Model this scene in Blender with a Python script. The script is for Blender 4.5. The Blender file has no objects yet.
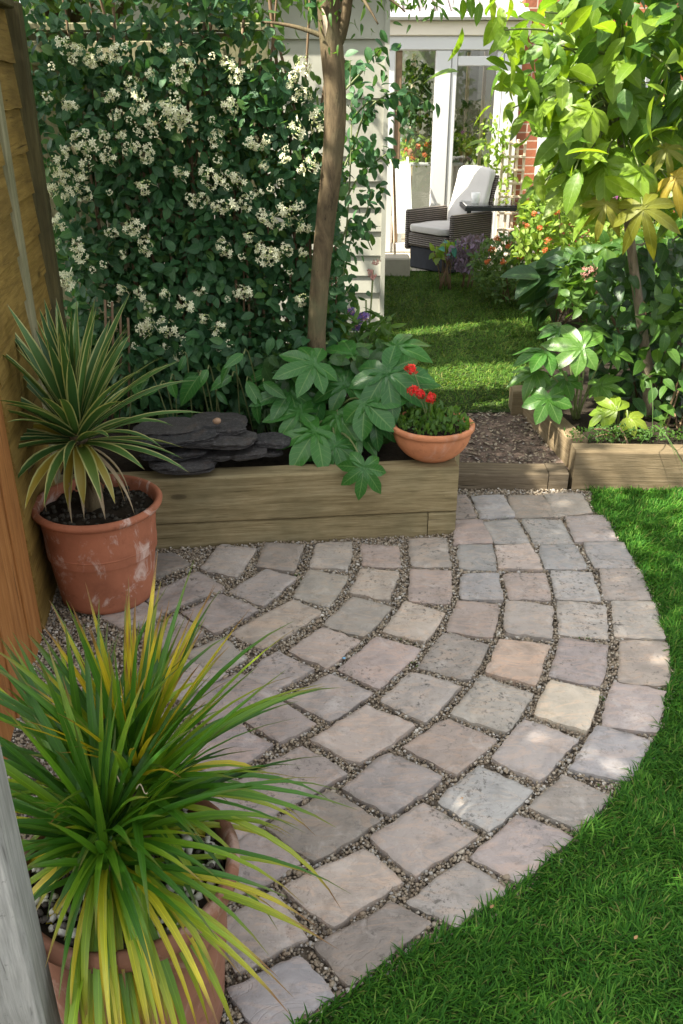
import bpy, math, random
import numpy as np
from mathutils import Vector, Matrix, noise as mn

rng = np.random.default_rng(7)
random.seed(7)
SC = bpy.context.scene
COL = SC.collection
R = math.radians

# ------------------------------------------------------------------ camera model
CH, CF, CT = 1.65, 870.0, R(25.9)
CS, CC = math.sin(CT), math.cos(CT)
def ray(u, v):
    a = (u - 341.5) / CF; b = (512 - v) / CF
    return np.array([a, CC + b * CS, -CS + b * CC])
CAMP = np.array([0, 0, CH])
def P(u, v, Y):
    r = ray(u, v); return CAMP + r * (Y / r[1])
def G(u, v, z=0.0):
    r = ray(u, v); return CAMP + r * ((z - CH) / r[2])

# ------------------------------------------------------------------ object helpers
def tag(o, label=None, cat=None, group=None, kind=None):
    if label: o['label'] = label
    if cat: o['category'] = cat
    if group: o['group'] = group
    if kind: o['kind'] = kind
    return o
def empty(name, loc, rz=0.0):
    o = bpy.data.objects.new(name, None); COL.objects.link(o)
    o.location = tuple(float(x) for x in loc); o.rotation_euler = (0, 0, rz)
    o.empty_display_size = 0.05
    return o

class MB:
    """collects geometry (numpy) and links it as one mesh object"""
    def __init__(s): s.v = []; s.q = []; s.t = []; s.uv = []; s.r = []; s.n = 0; s.mq = []; s.mt = []
    def add(s, v, f, uv=None, rnd=0.0, mat=0):
        v = np.asarray(v, float).reshape(-1, 3); k = len(v)
        s.v.append(v)
        s.uv.append(np.zeros((k, 2)) if uv is None else np.asarray(uv, float).reshape(-1, 2))
        s.r.append(np.full(k, rnd) if np.isscalar(rnd) else np.asarray(rnd, float))
        if isinstance(f, tuple): fq, ft = f
        else:
            fq = [x for x in f if len(x) == 4]; ft = [x for x in f if len(x) == 3]
        fq = np.asarray(fq, np.int64).reshape(-1, 4); ft = np.asarray(ft, np.int64).reshape(-1, 3)
        if len(fq): s.q.append(fq + s.n); s.mq.append(np.full(len(fq), mat))
        if len(ft): s.t.append(ft + s.n); s.mt.append(np.full(len(ft), mat))
        s.n += k
    def inst(s, tpl, pos, fr, scale, rnd, mat=0):
        """tpl=(v,fq,ft,uv); pos (N,3); fr (N,3,3) columns = local axes; scale (N,) or (N,3)"""
        v, fq, ft, uv = tpl; N = len(pos); k = len(v)
        scale = np.asarray(scale, float)
        sv = v[None] * (scale[:, None, None] if scale.ndim == 1 else scale[:, None, :])
        w = np.einsum('nij,nkj->nki', fr, sv) + np.asarray(pos)[:, None, :]
        off = (np.arange(N) * k)[:, None, None]
        FQ = (fq[None] + off).reshape(-1, 4) if len(fq) else np.zeros((0, 4), int)
        FT = (ft[None] + off).reshape(-1, 3) if len(ft) else np.zeros((0, 3), int)
        s.add(w.reshape(-1, 3), (FQ, FT), np.tile(uv, (N, 1)), np.repeat(rnd, k), mat)
    def box(s, lo, hi, M=None, bev=0.0, rnd=0.0, mat=0):
        lo = np.array(lo, float); hi = np.array(hi, float)
        if bev <= 0:
            v = np.array([[x, y, z] for z in (lo[2], hi[2]) for y in (lo[1], hi[1]) for x in (lo[0], hi[0])])
            f = [(0, 2, 3, 1), (4, 5, 7, 6), (0, 1, 5, 4), (2, 6, 7, 3), (0, 4, 6, 2), (1, 3, 7, 5)]
        else:
            b = min(bev, *(0.45 * (hi - lo)))
            v = []; idx = {}
            for sx in (0, 1):
                for sy in (0, 1):
                    for sz in (0, 1):
                        c = np.array([hi[0] if sx else lo[0], hi[1] if sy else lo[1], hi[2] if sz else lo[2]])
                        d = np.array([-b if sx else b, -b if sy else b, -b if sz else b])
                        for a in range(3):
                            p = c + d; p[a] = c[a]
                            idx[(sx, sy, sz, a)] = len(v); v.append(p)
            v = np.array(v); f = []
            def K(s_, a): return idx[(s_[0], s_[1], s_[2], a)]
            for a in range(3):
                o = [i for i in range(3) if i != a]
                for sd in (0, 1):
                    ring = []
                    for (p, q) in ((0, 0), (1, 0), (1, 1), (0, 1)):
                        s_ = [0, 0, 0]; s_[a] = sd; s_[o[0]] = p; s_[o[1]] = q
                        ring.append(K(s_, a))
                    flip = (sd == 0) ^ (a == 1)
                    f.append(tuple(ring[::-1] if flip else ring))
            for a in range(3):      # edges along axis a
                o = [i for i in range(3) if i != a]
                for p in (0, 1):
                    for q in (0, 1):
                        s0 = [0, 0, 0]; s0[o[0]] = p; s0[o[1]] = q; s1 = list(s0); s1[a] = 1
                        f.append((K(s0, o[0]), K(s1, o[0]), K(s1, o[1]), K(s0, o[1])))
            for sx in (0, 1):
                for sy in (0, 1):
                    for sz in (0, 1):
                        f.append((K((sx, sy, sz), 0), K((sx, sy, sz), 1), K((sx, sy, sz), 2)))
        if M is not None: v = np.array([M @ Vector(p) for p in v])
        s.add(v, f, None, rnd, mat)
    def tube(s, pts, rad, n=8, cap=True, rnd=0.0, mat=0):
        pts = np.asarray(pts, float); m = len(pts)
        rad = np.full(m, rad) if np.isscalar(rad) else np.asarray(rad, float)
        tn = np.gradient(pts, axis=0); tn /= np.linalg.norm(tn, axis=1)[:, None] + 1e-9
        ref = np.array([0.3, 0.9, 0.1]) if abs(tn[0][2]) > 0.7 else np.array([0.1, 0.2, 1.0])
        v = []; uv = []; L = 0
        for i in range(m):
            a = np.cross(tn[i], ref); a /= np.linalg.norm(a); b = np.cross(tn[i], a)
            if i: L += np.linalg.norm(pts[i] - pts[i - 1])
            for k in range(n):
                th = 2 * math.pi * k / n
                v.append(pts[i] + rad[i] * (math.cos(th) * a + math.sin(th) * b)); uv.append((k / n, L))
        f = [(i * n + k, i * n + (k + 1) % n, (i + 1) * n + (k + 1) % n, (i + 1) * n + k) for i in range(m - 1) for k in range(n)]
        if cap:
            for i in (0, m - 1):
                c = len(v); v.append(pts[i]); uv.append((0, 0))
                f += [(c, i * n + (k + 1) % n, i * n + k) if i == 0 else (c, i * n + k, i * n + (k + 1) % n) for k in range(n)]
        s.add(v, f, uv, rnd, mat)
    def lathe(s, prof, n=48, c=(0, 0, 0), wob=0.0, mat=0):
        v = []; uv = []
        for i, (r, z) in enumerate(prof):
            for k in range(n):
                th = 2 * math.pi * k / n
                rr = r * (1 + wob * mn.noise(Vector((math.cos(th) * 1.3, math.sin(th) * 1.3, z * 4))))
                v.append((c[0] + rr * math.cos(th), c[1] + rr * math.sin(th), c[2] + z)); uv.append((k / n, i / len(prof)))
        m = len(prof)
        f = [(i * n + k, i * n + (k + 1) % n, (i + 1) * n + (k + 1) % n, (i + 1) * n + k) for i in range(m - 1) for k in range(n)]
        s.add(v, f, uv, 0.0, mat)
    def strip(s, pts, W, up, prof=None, fold=0.2, rnd=0.0, mat=0, twist=0.0):
        """strap leaf along pts (m,3): three columns, V folded"""
        pts = np.asarray(pts, float); m = len(pts)
        tn = np.gradient(pts, axis=0); tn /= np.linalg.norm(tn, axis=1)[:, None] + 1e-9
        v = []; uv = []
        for i in range(m):
            t = i / (m - 1)
            sd = np.cross(tn[i], up); sd /= np.linalg.norm(sd) + 1e-9
            nm = np.cross(sd, tn[i])
            a = twist * t; sd, nm = sd * math.cos(a) + nm * math.sin(a), nm * math.cos(a) - sd * math.sin(a)
            w = W * (prof(t) if prof else 1.0) * 0.5
            v += [pts[i] - sd * w + nm * w * fold, pts[i], pts[i] + sd * w + nm * w * fold]
            uv += [(0, t), (.5, t), (1, t)]
        f = []
        for i in range(m - 1):
            b = i * 3
            f += [(b, b + 1, b + 4, b + 3), (b + 1, b + 2, b + 5, b + 4)]
        s.add(v, f, uv, rnd, mat)
    def build(s, name, mats, parent=None, smooth=True, origin=None):
        V = np.concatenate(s.v) if s.v else np.zeros((0, 3))
        if origin is not None: V = V - np.asarray(origin, float)[None]
        me = bpy.data.meshes.new(name)
        Q = np.concatenate(s.q) if s.q else np.zeros((0, 4), int)
        T = np.concatenate(s.t) if s.t else np.zeros((0, 3), int)
        nq, ntr = len(Q), len(T); nl = nq * 4 + ntr * 3
        me.vertices.add(len(V)); me.vertices.foreach_set('co', V.astype(np.float32).ravel())
        lv = np.concatenate([Q.ravel(), T.ravel()]).astype(np.int32)
        me.loops.add(nl); me.loops.foreach_set('vertex_index', lv)
        me.polygons.add(nq + ntr)
        st = np.concatenate([np.arange(nq) * 4, nq * 4 + np.arange(ntr) * 3]).astype(np.int32)
        me.polygons.foreach_set('loop_start', st)
        mi = np.concatenate((s.mq or [np.zeros(0)]) + (s.mt or [np.zeros(0)])).astype(np.int32)
        me.polygons.foreach_set('material_index', mi)
        me.polygons.foreach_set('use_smooth', np.full(nq + ntr, smooth))
        me.update(calc_edges=True)
        ul = me.uv_layers.new(name='UVMap')
        ul.data.foreach_set('uv', np.concatenate(s.uv)[lv].astype(np.float32).ravel())
        at = me.attributes.new('rnd', 'FLOAT', 'POINT')
        at.data.foreach_set('value', np.concatenate(s.r).astype(np.float32))
        for m in (mats if isinstance(mats, (list, tuple)) else [mats]): me.materials.append(m)
        me.validate()
        o = bpy.data.objects.new(name, me); COL.objects.link(o)
        if origin is not None: o.location = tuple(float(x) for x in origin)
        if parent is not None:
            o.parent = parent
            # geometry is given in world space: undo the parent's placement
            o.matrix_parent_inverse = (Matrix.Translation(parent.location) @ parent.rotation_euler.to_matrix().to_4x4()).inverted()
        return o

def nrm(a): return a / (np.linalg.norm(a, axis=-1, keepdims=True) + 1e-9)
def frames(axis, normal):
    axis = nrm(np.asarray(axis, float)); sd = nrm(np.cross(axis, normal)); nm = np.cross(sd, axis)
    return np.stack([sd, axis, nm], axis=-1)
def T_ovate(W=.5, fold=.25, curl=.25, m=6, wp=.42, base=.0):
    v = []; uv = []
    for i in range(m + 1):
        t = i / m
        w = W * .5 * (math.sin(math.pi * t ** (math.log(.5) / math.log(wp))) ** .8 if 0 < t < 1 else base * (1 - t))
        z = -curl * t * t
        v += [(-w, t, z + fold * w), (0, t, z), (w, t, z + fold * w)]; uv += [(0, t), (.5, t), (1, t)]
    fq = []
    for i in range(m):
        b = i * 3; fq += [(b, b + 1, b + 4, b + 3), (b + 1, b + 2, b + 5, b + 4)]
    return np.array(v), np.array(fq), np.zeros((0, 3), int), np.array(uv)
def T_palm(nl=7, spread=R(250), W=.36, curl=.28, m=6, seed=0, base=.30):
    """palmate leaf: lobes fan out from the petiole at the origin, middle lobe along +y"""
    rr = random.Random(seed); V = []; F = []; UV = []; n = 0
    for k in range(nl):
        a = (k / (nl - 1) - .5) * spread
        L = (1.0 - .38 * abs(k / (nl - 1) - .5) * 2) * rr.uniform(.92, 1.06)
        tw = rr.uniform(-.12, .12); cu = curl * rr.uniform(.6, 1.5)
        for i in range(m + 1):
            t = i / m
            w = W * .5 * (base + (1 - base) * math.sin(math.pi * min(1, (t * .93 + .03)) ** 1.15)) * (1 if t < .86 else max(.04, (1 - t) / .14 * .8))
            wave = .012 * math.sin(t * 17 + k)
            for j, s_ in enumerate((-1, -.5, 0, .5, 1)):
                x = s_ * w; y = t * L
                z = -cu * t * t + abs(s_) * w * .22 + tw * x + wave * abs(s_) + .004 * (k % 2) * (1 - t)
                V.append((x * math.cos(a) + y * math.sin(a), y * math.cos(a) - x * math.sin(a), z)); UV.append(((s_ + 1) / 2, t))
        for i in range(m):
            for j in range(4):
                b = n + i * 5 + j; F.append((b, b + 1, b + 6, b + 5))
        n += (m + 1) * 5
    return np.array(V), np.array(F), np.zeros((0, 3), int), np.array(UV)
def T_ico(sub=1, seed=0, squash=(1, 1, .6), amp=.25):
    import bmesh
    bm = bmesh.new(); bmesh.ops.create_icosphere(bm, subdivisions=sub, radius=1)
    v = np.array([p.co[:] for p in bm.verts]); f = np.array([[q.index for q in p.verts] for p in bm.faces]); bm.free()
    for i in range(len(v)):
        v[i] *= 1 + amp * mn.noise(Vector(v[i] * 1.1) + Vector((seed * 7.3, 0, 0)))
    v = v * np.array(squash)
    return v, np.zeros((0, 4), int), f, np.zeros((len(v), 2))
def inpoly(p, poly):
    x, y = p[:, 0], p[:, 1]; c = np.zeros(len(p), bool); n = len(poly)
    for i in range(n):
        x0, y0 = poly[i][:2]; x1, y1 = poly[(i + 1) % n][:2]
        m = ((y0 > y) != (y1 > y)) & (x < (x1 - x0) * (y - y0) / (y1 - y0 + 1e-12) + x0)
        c ^= m
    return c
def randpoly(poly, n):
    poly = np.asarray(poly, float); lo, hi = poly.min(0), poly.max(0); out = np.zeros((0, 2))
    while len(out) < n:
        p = rng.uniform(lo[:2], hi[:2], (n * 2, 2)); out = np.concatenate([out, p[inpoly(p, poly)]])
    return out[:n]
def bez(p0, p1, p2, n=8):
    t = np.linspace(0, 1, n)[:, None]; p0, p1, p2 = map(lambda a: np.asarray(a, float), (p0, p1, p2))
    return (1 - t) ** 2 * p0 + 2 * t * (1 - t) * p1 + t * t * p2

# ------------------------------------------------------------------ materials
class Mat:
    def __init__(s, name):
        s.m = bpy.data.materials.new(name); s.m.use_nodes = True; s.nt = s.m.node_tree
        s.bs = s.nt.nodes['Principled BSDF']; s.out = s.nt.nodes['Material Output']
    def n(s, t, **kw):
        x = s.nt.nodes.new('ShaderNode' + t)
        for k, v in kw.items(): setattr(x, k, v)
        return x
    def L(s, a, b): s.nt.links.new(a, b)
    def setin(s, sock, val):
        if isinstance(val, bpy.types.NodeSocket): s.L(val, sock)
        elif isinstance(val, (tuple, list)) and len(val) == 3 and sock.type == 'RGBA': sock.default_value = (*val, 1)
        else: sock.default_value = val
    def co(s, kind='Object', scale=None, loc=None):
        c = s.n('TexCoord').outputs[kind]
        if scale is None and loc is None: return c
        mp = s.n('Mapping'); s.L(c, mp.inputs['Vector'])
        if scale: mp.inputs['Scale'].default_value = scale
        if loc is not None: s.setin(mp.inputs['Location'], loc)
        return mp.outputs[0]
    def noise(s, sc, det=4, ro=.55, vec=None, dist=0.0):
        x = s.n('TexNoise'); x.inputs['Scale'].default_value = sc; x.inputs['Detail'].default_value = det
        x.inputs['Roughness'].default_value = ro; x.inputs['Distortion'].default_value = dist
        if vec is not None: s.L(vec, x.inputs['Vector'])
        return x.outputs['Fac']
    def ramp(s, fac, stops):
        x = s.n('ValToRGB'); e = x.color_ramp.elements
        while len(e) < len(stops): e.new(.5)
        for i, (p, c) in enumerate(stops):
            e[i].position = p; e[i].color = (c, c, c, 1) if np.isscalar(c) else (*c, 1)
        s.setin(x.inputs[0], fac); return x.outputs[0]
    def mix(s, fac, a, b, mode='MIX'):
        x = s.n('Mix', data_type='RGBA', blend_type=mode)
        s.setin(x.inputs[0], fac); s.setin(x.inputs[6], a); s.setin(x.inputs[7], b); return x.outputs[2]
    def math(s, op, a, b=0.0, c=None):
        x = s.n('Math', operation=op); s.setin(x.inputs[0], a); s.setin(x.inputs[1], b)
        if c is not None: s.setin(x.inputs[2], c)
        return x.outputs[0]
    def attr(s, name='rnd'):
        return s.n('Attribute', attribute_name=name).outputs['Fac']
    def bump(s, h, st=.3, dist=.005):
        x = s.n('Bump'); x.inputs['Strength'].default_value = st; x.inputs['Distance'].default_value = dist
        s.L(h, x.inputs['Height']); return x.outputs[0]
    def fin(s, col, ro=.6, nor=None, spec=.4, transl=0.0, tcol=None):
        s.setin(s.bs.inputs['Base Color'], col); s.setin(s.bs.inputs['Roughness'], ro)
        s.bs.inputs['Specular IOR Level'].default_value = spec
        if nor is not None: s.L(nor, s.bs.inputs['Normal'])
        if transl > 0:
            t = s.n('BsdfTranslucent'); s.setin(t.inputs[0], tcol if tcol is not None else col)
            if nor is not None: s.L(nor, t.inputs['Normal'])
            x = s.n('MixShader'); x.inputs[0].default_value = transl
            s.L(s.bs.outputs[0], x.inputs[1]); s.L(t.outputs[0], x.inputs[2]); s.L(x.outputs[0], s.out.inputs[0])
        return s.m

def plain(name, c, ro=.5, var=.12, sc=8, spec=.4, bst=.15, metal=0.0):
    M = Mat(name); nz = M.noise(sc, 5, .6, M.co())
    lo = tuple(x * (1 - var) for x in c); hi = tuple(min(1, x * (1 + var)) for x in c)
    col = M.ramp(nz, [(.3, lo), (.7, hi)])
    M.bs.inputs['Metallic'].default_value = metal
    return M.fin(col, ro, M.bump(M.noise(sc * 12, 4, .6, M.co()), bst, .002), spec)
def leafmat(name, c1, c2, ro=.42, transl=.3, vein=.5, nveins=9, tboost=1.6, c3=None, spec=.4):
    """leaf: colour between c1 and c2 by the leaf's own number, pale midrib and side veins, blotches"""
    M = Mat(name); r = M.attr()
    uv = M.n('UVMap'); sp = M.n('SeparateXYZ'); M.L(uv.outputs[0], sp.inputs[0]); u, v = sp.outputs[0], sp.outputs[1]
    st = [(0.0, c1), (.9 if c3 else 1.0, c2)] + ([(1.0, c3)] if c3 else [])
    col = M.ramp(r, st)
    col = M.mix(M.math('MULTIPLY', M.noise(30, 3, .6, M.co()), .5), col, tuple(x * .55 for x in c1))
    col = M.mix(M.ramp(M.noise(75, 4, .7, M.co()), [(.66, 0.0), (.74, .55)]), col, (.16, .13, .04))
    du = M.math('ABSOLUTE', M.math('SUBTRACT', u, .5))
    mid = M.math('LESS_THAN', du, .035)
    sv = M.math('SUBTRACT', M.math('MULTIPLY', v, float(nveins)), M.math('MULTIPLY', du, 3.0))
    sv = M.math('LESS_THAN', M.math('ABSOLUTE', M.math('SUBTRACT', M.math('FRACT', sv), .5)), .06)
    ve = M.math('MAXIMUM', mid, M.math('MULTIPLY', sv, .5))
    pale = M.mix(.5, M.mix(1.0, col, (1.9, 1.7, 1.5), 'MULTIPLY'), (.16, .22, .09))
    col = M.mix(M.math('MULTIPLY', ve, vein), col, pale)
    tc = M.mix(1.0, col, (tboost * 1.25, tboost * 1.15, tboost * .5), 'MULTIPLY')
    nb = M.bump(M.math('ADD', M.math('MULTIPLY', ve, -.6), M.noise(60, 2, .5, M.co())), .35, .003)
    return M.fin(col, ro, nb, spec, transl, tc)
def wood(name, c1, c2, c3, axis=0, gs=1.0, ro=.75, knots=True, stain=(.05, .06, .03), st=.5):
    """timber: grain drawn out along the local axis, knots, damp stains, saw marks"""
    M = Mat(name); sc = [34 * gs] * 3; sc[axis] = 2.2 * gs
    oi = M.n('ObjectInfo'); off = M.n('CombineXYZ'); M.L(M.math('MULTIPLY', oi.outputs['Random'], 37.0), off.inputs[0]); M.L(M.math('MULTIPLY', oi.outputs['Random'], 11.0), off.inputs[2])
    vec = M.co('Object', sc, off.outputs[0])
    g = M.noise(1.0, 7, .65, vec, 1.2); g2 = M.noise(3.2, 4, .6, vec, .6)
    fine = M.noise(7.0, 3, .6, vec, .3); col = M.ramp(M.math('MULTIPLY_ADD', g, .55, M.math('MULTIPLY_ADD', g2, .25, M.math('MULTIPLY', fine, .2))), [(.34, c1), (.5, c2), (.64, c3)]); col = M.mix(M.ramp(g2, [(.24, .8), (.36, 0.0)]), col, tuple(x * .35 for x in c1))
    big = M.noise(2.6 * gs, 4, .6, M.co('Object', None, off.outputs[0]))
    col = M.mix(M.ramp(big, [(.45, 0.0), (.7, st)]), col, stain)
    if knots:
        s2 = [9 * gs] * 3; s2[axis] = 3.4 * gs; s2[1 if axis != 1 else 0] = .001
        vo = M.n('TexVoronoi'); vo.inputs['Scale'].default_value = 1.0; M.L(M.co('Object', s2, off.outputs[0]), vo.inputs['Vector'])
        kc = M.n('SeparateColor'); M.L(vo.outputs['Color'], kc.inputs[0]); k = M.math('MULTIPLY', M.ramp(vo.outputs['Distance'], [(.07, 1.0), (.11, .75), (.125, .3), (.20, 0.0)]), M.math('GREATER_THAN', kc.outputs[0], .55))
        col = M.mix(M.math('MULTIPLY', k, .75), col, tuple(x * .3 for x in c1))
    ck = M.noise(1.0, 2, .5, M.co('Object', [90 * gs if i_ != axis else 3.0 * gs for i_ in range(3)], off.outputs[0]), .4)
    col = M.mix(M.ramp(ck, [(.25, .85), (.31, 0.0)]), col, tuple(x * .22 for x in c1))
    pt = M.noise(60, 5, .75, M.co('Object', None, off.outputs[0])); col = M.mix(M.ramp(pt, [(.62, 0.0), (.72, .5)]), col, tuple(x * .4 for x in c1))
    h = M.math('ADD', M.math('MULTIPLY_ADD', g2, .5, g), M.ramp(ck, [(.22, -.0), (.32, 1.0)]))
    return M.fin(col, ro, M.bump(h, .55, .006), .25)

def mat_sandstone():
    M = Mat('riven_sandstone'); oi = M.n('ObjectInfo')
    off = M.n('CombineXYZ')
    for i, k in enumerate((41.0, 17.0, 29.0)): M.L(M.math('MULTIPLY', oi.outputs['Random'], k), off.inputs[i])
    vec = M.co('Object', None, off.outputs[0])
    base = oi.outputs['Color']
    b1 = M.noise(5.5, 6, .62, vec, 1.5)
    col = M.mix(M.ramp(b1, [(.36, .75), (.56, .0)]), base, M.mix(1.0, base, (.70, .72, .74), 'MULTIPLY'))
    b2 = M.noise(6.0, 6, .65, M.co('Object', (1, 3.2, 1), off.outputs[0]), 2.8)
    col = M.mix(M.ramp(b2, [(.50, 0.0), (.60, .75), (.70, .1)]), col, M.mix(1.0, base, (1.20, 1.06, .95), 'MULTIPLY'))
    b3 = M.noise(18, 8, .74, vec)
    col = M.mix(M.ramp(b3, [(.32, .55), (.46, 0.0)]), col, M.mix(1.0, base, (.56, .54, .50), 'MULTIPLY'))
    col = M.mix(M.ramp(M.noise(12, 7, .72, vec, .5), [(.55, 0.0), (.68, .55)]), col, M.mix(.45, M.mix(1.0, base, (1.35, 1.35, 1.35), 'MULTIPLY'), (.50, .48, .45)))
    sp = M.noise(130, 3, .75, vec)
    col = M.mix(M.ramp(sp, [(.26, .7), (.34, 0.0)]), col, (.09, .08, .068))
    dirt = M.noise(55, 5, .75, vec)
    col = M.mix(M.math('MULTIPLY', M.ramp(dirt, [(.54, 0.0), (.64, .9)]), M.ramp(M.noise(4.5, 4, .6, vec), [(.46, 0.0), (.60, 1.0)])), col, (.075, .065, .055))
    uv = M.n('UVMap'); sx = M.n('SeparateXYZ'); M.L(uv.outputs[0], sx.inputs[0])
    ed = M.math('MAXIMUM', M.math('ABSOLUTE', M.math('SUBTRACT', sx.outputs[0], .5)), M.math('ABSOLUTE', M.math('SUBTRACT', sx.outputs[1], .5)))
    col = M.mix(M.math('MULTIPLY', M.ramp(M.math('MULTIPLY_ADD', M.noise(22, 5, .7, vec), .16, ed), [(.53, 0.0), (.60, .3)]), M.ramp(M.noise(5, 3, .6, vec), [(.35, .25), (.6, 1.0)])), col, (.13, .115, .085))
    col = M.mix(M.math('MULTIPLY', M.ramp(M.noise(9, 6, .75, vec), [(.60, 0.0), (.70, .35)]), M.ramp(ed, [(.30, .1), (.46, 1.0)])), col, (.075, .095, .035))
    lay = M.noise(3.6, 5, .6, M.co('Object', (1, 2.2, 1), off.outputs[0]), 1.5)
    stp = M.math('MULTIPLY', M.ramp(M.math('FRACT', M.math('MULTIPLY', lay, 8.0)), [(.0, 0.0), (.12, 1.0), (.9, .75), (1.0, 0.0)]), .30)
    h = M.math('ADD', M.math('ADD', M.math('MULTIPLY', b3, .9), stp), M.math('MULTIPLY', sp, .35))
    return M.fin(col, M.ramp(b1, [(.3, .6), (.7, .78)]), M.bump(h, .6, .0055), .4)
def mat_pebble():
    M = Mat('pea_gravel'); r = M.attr()
    col = M.ramp(r, [(0, (.09, .075, .06)), (.15, (.24, .19, .13)), (.38, (.40, .33, .235)), (.55, (.29, .22, .15)), (.75, (.50, .44, .34)), (.9, (.36, .345, .32)), (1, (.66, .62, .54))])
    col = M.mix(M.math('MULTIPLY', M.noise(160, 3, .6, M.co()), .5), col, (.10, .085, .07))
    return M.fin(col, .7, M.bump(M.noise(300, 2, .5, M.co()), .2, .001), .35)
def mat_soil(name, c1, c2, sc=30):
    M = Mat(name); a = M.noise(sc, 8, .7, M.co()); b = M.noise(sc * .12, 4, .6, M.co())
    col = M.ramp(M.math('MULTIPLY_ADD', a, .7, M.math('MULTIPLY', b, .3)), [(.3, c1), (.7, c2)])
    return M.fin(col, .95, M.bump(a, .8, .012), .15)
def mat_grass(name, c1, c2, c3, transl=.3):
    M = Mat(name); r = M.attr()
    col = M.ramp(r, [(0, c1), (.6, c2), (.93, c3), (1, (.22, .19, .07))])
    pat = M.noise(3.0, 4, .6, M.co())
    col = M.mix(M.ramp(pat, [(.35, .5), (.65, 0.0)]), col, c1)
    return M.fin(col, .6, None, .15, transl, M.mix(1.0, col, (1.5, 1.4, .6), 'MULTIPLY'))
def mat_strap(name, kind):
    """strap leaves: uv.x across, uv.y along; rnd picks green, yellow or dead"""
    M = Mat(name); r = M.attr(); uv = M.n('UVMap'); sp = M.n('SeparateXYZ'); M.L(uv.outputs[0], sp.inputs[0]); u, v = sp.outputs[0], sp.outputs[1]
    lin = M.noise(1.0, 4, .65, M.co('UV', (34, 2.2, 1)))
    du = M.math('ABSOLUTE', M.math('SUBTRACT', u, .5))
    if kind == 'yucca':
        g = M.ramp(r, [(0, (.045, .125, .035)), (.7, (.10, .215, .045)), (.85, (.16, .23, .04)), (.9, (.42, .33, .04)), (1, (.46, .34, .05))])
        g = M.mix(M.math('MULTIPLY', lin, .5), g, (.025, .065, .03))
        col = M.mix(M.ramp(M.math('MULTIPLY_ADD', lin, .08, du), [(.395, 0.0), (.45, 1.0)]), g, (.46, .47, .19))
        tip = M.ramp(v, [(.95, 0.0), (1.0, .9)])
        col = M.mix(tip, col, (.16, .10, .05))
    elif kind == 'dead':
        col = M.ramp(lin, [(.3, (.22, .15, .08)), (.7, (.48, .39, .26))])
    else:
        g = M.ramp(r, [(0, (.024, .090, .010)), (.3, (.055, .170, .012)), (.58, (.15, .29, .015)), (.74, (.25, .34, .02)), (.86, (.48, .42, .02)), (1, (.55, .40, .02))])
        g = M.mix(M.math('MULTIPLY', lin, .45), g, M.mix(1.0, g, (.55, .6, .6), 'MULTIPLY'))
        col = M.mix(M.math('LESS_THAN', du, .04), g, M.mix(1.0, g, (1.5, 1.4, 1.2), 'MULTIPLY'))
        yt = M.math('MULTIPLY', M.ramp(v, [(.55, 0.0), (1.0, 1.0)]), M.ramp(r, [(.35, 0.0), (.75, .9)]))
        col = M.mix(yt, col, (.48, .38, .03))
        sp_ = M.ramp(M.noise(1.0, 3, .7, M.co('UV', (7, 30, 1))), [(.66, 0.0), (.74, .6)]); col = M.mix(sp_, col, M.mix(.5, col, (.16, .10, .04)))
        bt = M.math('MULTIPLY', M.ramp(M.math('MULTIPLY_ADD', lin, .16, v), [(.86, 0.0), (.98, 1.0)]), M.ramp(r, [(.3, .3), (.7, 1.0)]))
        col = M.mix(bt, col, (.20, .11, .04))
    return M.fin(col, .38 if kind != 'dead' else .7, M.bump(lin, .25, .002), .45, .22, M.mix(1.0, col, (1.5, 1.4, .6), 'MULTIPLY'))
def mat_terracotta(name, c, white=.5, seed=0.0):
    M = Mat(name); vec = M.co('Object', None, (seed, seed, 0))
    a = M.noise(6, 6, .65, vec); b = M.noise(22, 6, .7, vec)
    col = M.ramp(a, [(.25, tuple(x * .62 for x in c)), (.5, c), (.75, tuple(min(1, x * 1.25) for x in c))])
    w = M.noise(7.5, 6, .7, M.co('Object', (1, 1, .7), (seed + 3.1, 0, seed)), 1.2)
    col = M.mix(M.ramp(w, [(.54, 0.0), (.64, white)]), col, (.62, .50, .44))
    col = M.mix(M.ramp(b, [(.28, .55), (.42, 0.0)]), col, tuple(x * .4 for x in c))
    col = M.mix(M.ramp(M.noise(3.1, 5, .7, vec), [(.56, 0.0), (.74, .5)]), col, (.07, .075, .04))
    return M.fin(col, .8, M.bump(M.math('MULTIPLY_ADD', b, .5, w), .3, .004), .25)
def mat_slate():
    M = Mat('slate'); a = M.noise(9, 6, .7, M.co('Object', (1, 1, 3))); r = M.n('ObjectInfo').outputs['Random']
    c = M.mix(r, (.019, .019, .022), (.048, .043, .040))
    col = M.mix(M.ramp(a, [(.48, 0.0), (.72, .7)]), c, (.075, .07, .068))
    col = M.mix(M.ramp(M.noise(14, 4, .6, M.co()), [(.6, 0.0), (.75, .5)]), col, (.10, .065, .045))
    col = M.mix(M.ramp(M.noise(90, 5, .75, M.co('Object', (1, 1, 2))), [(.50, 0.0), (.66, .6)]), col, (.15, .145, .14))
    return M.fin(col, .62, M.bump(M.noise(30, 7, .75, M.co('Object', (1, 1, 5))), 1.0, .012), .4)
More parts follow.
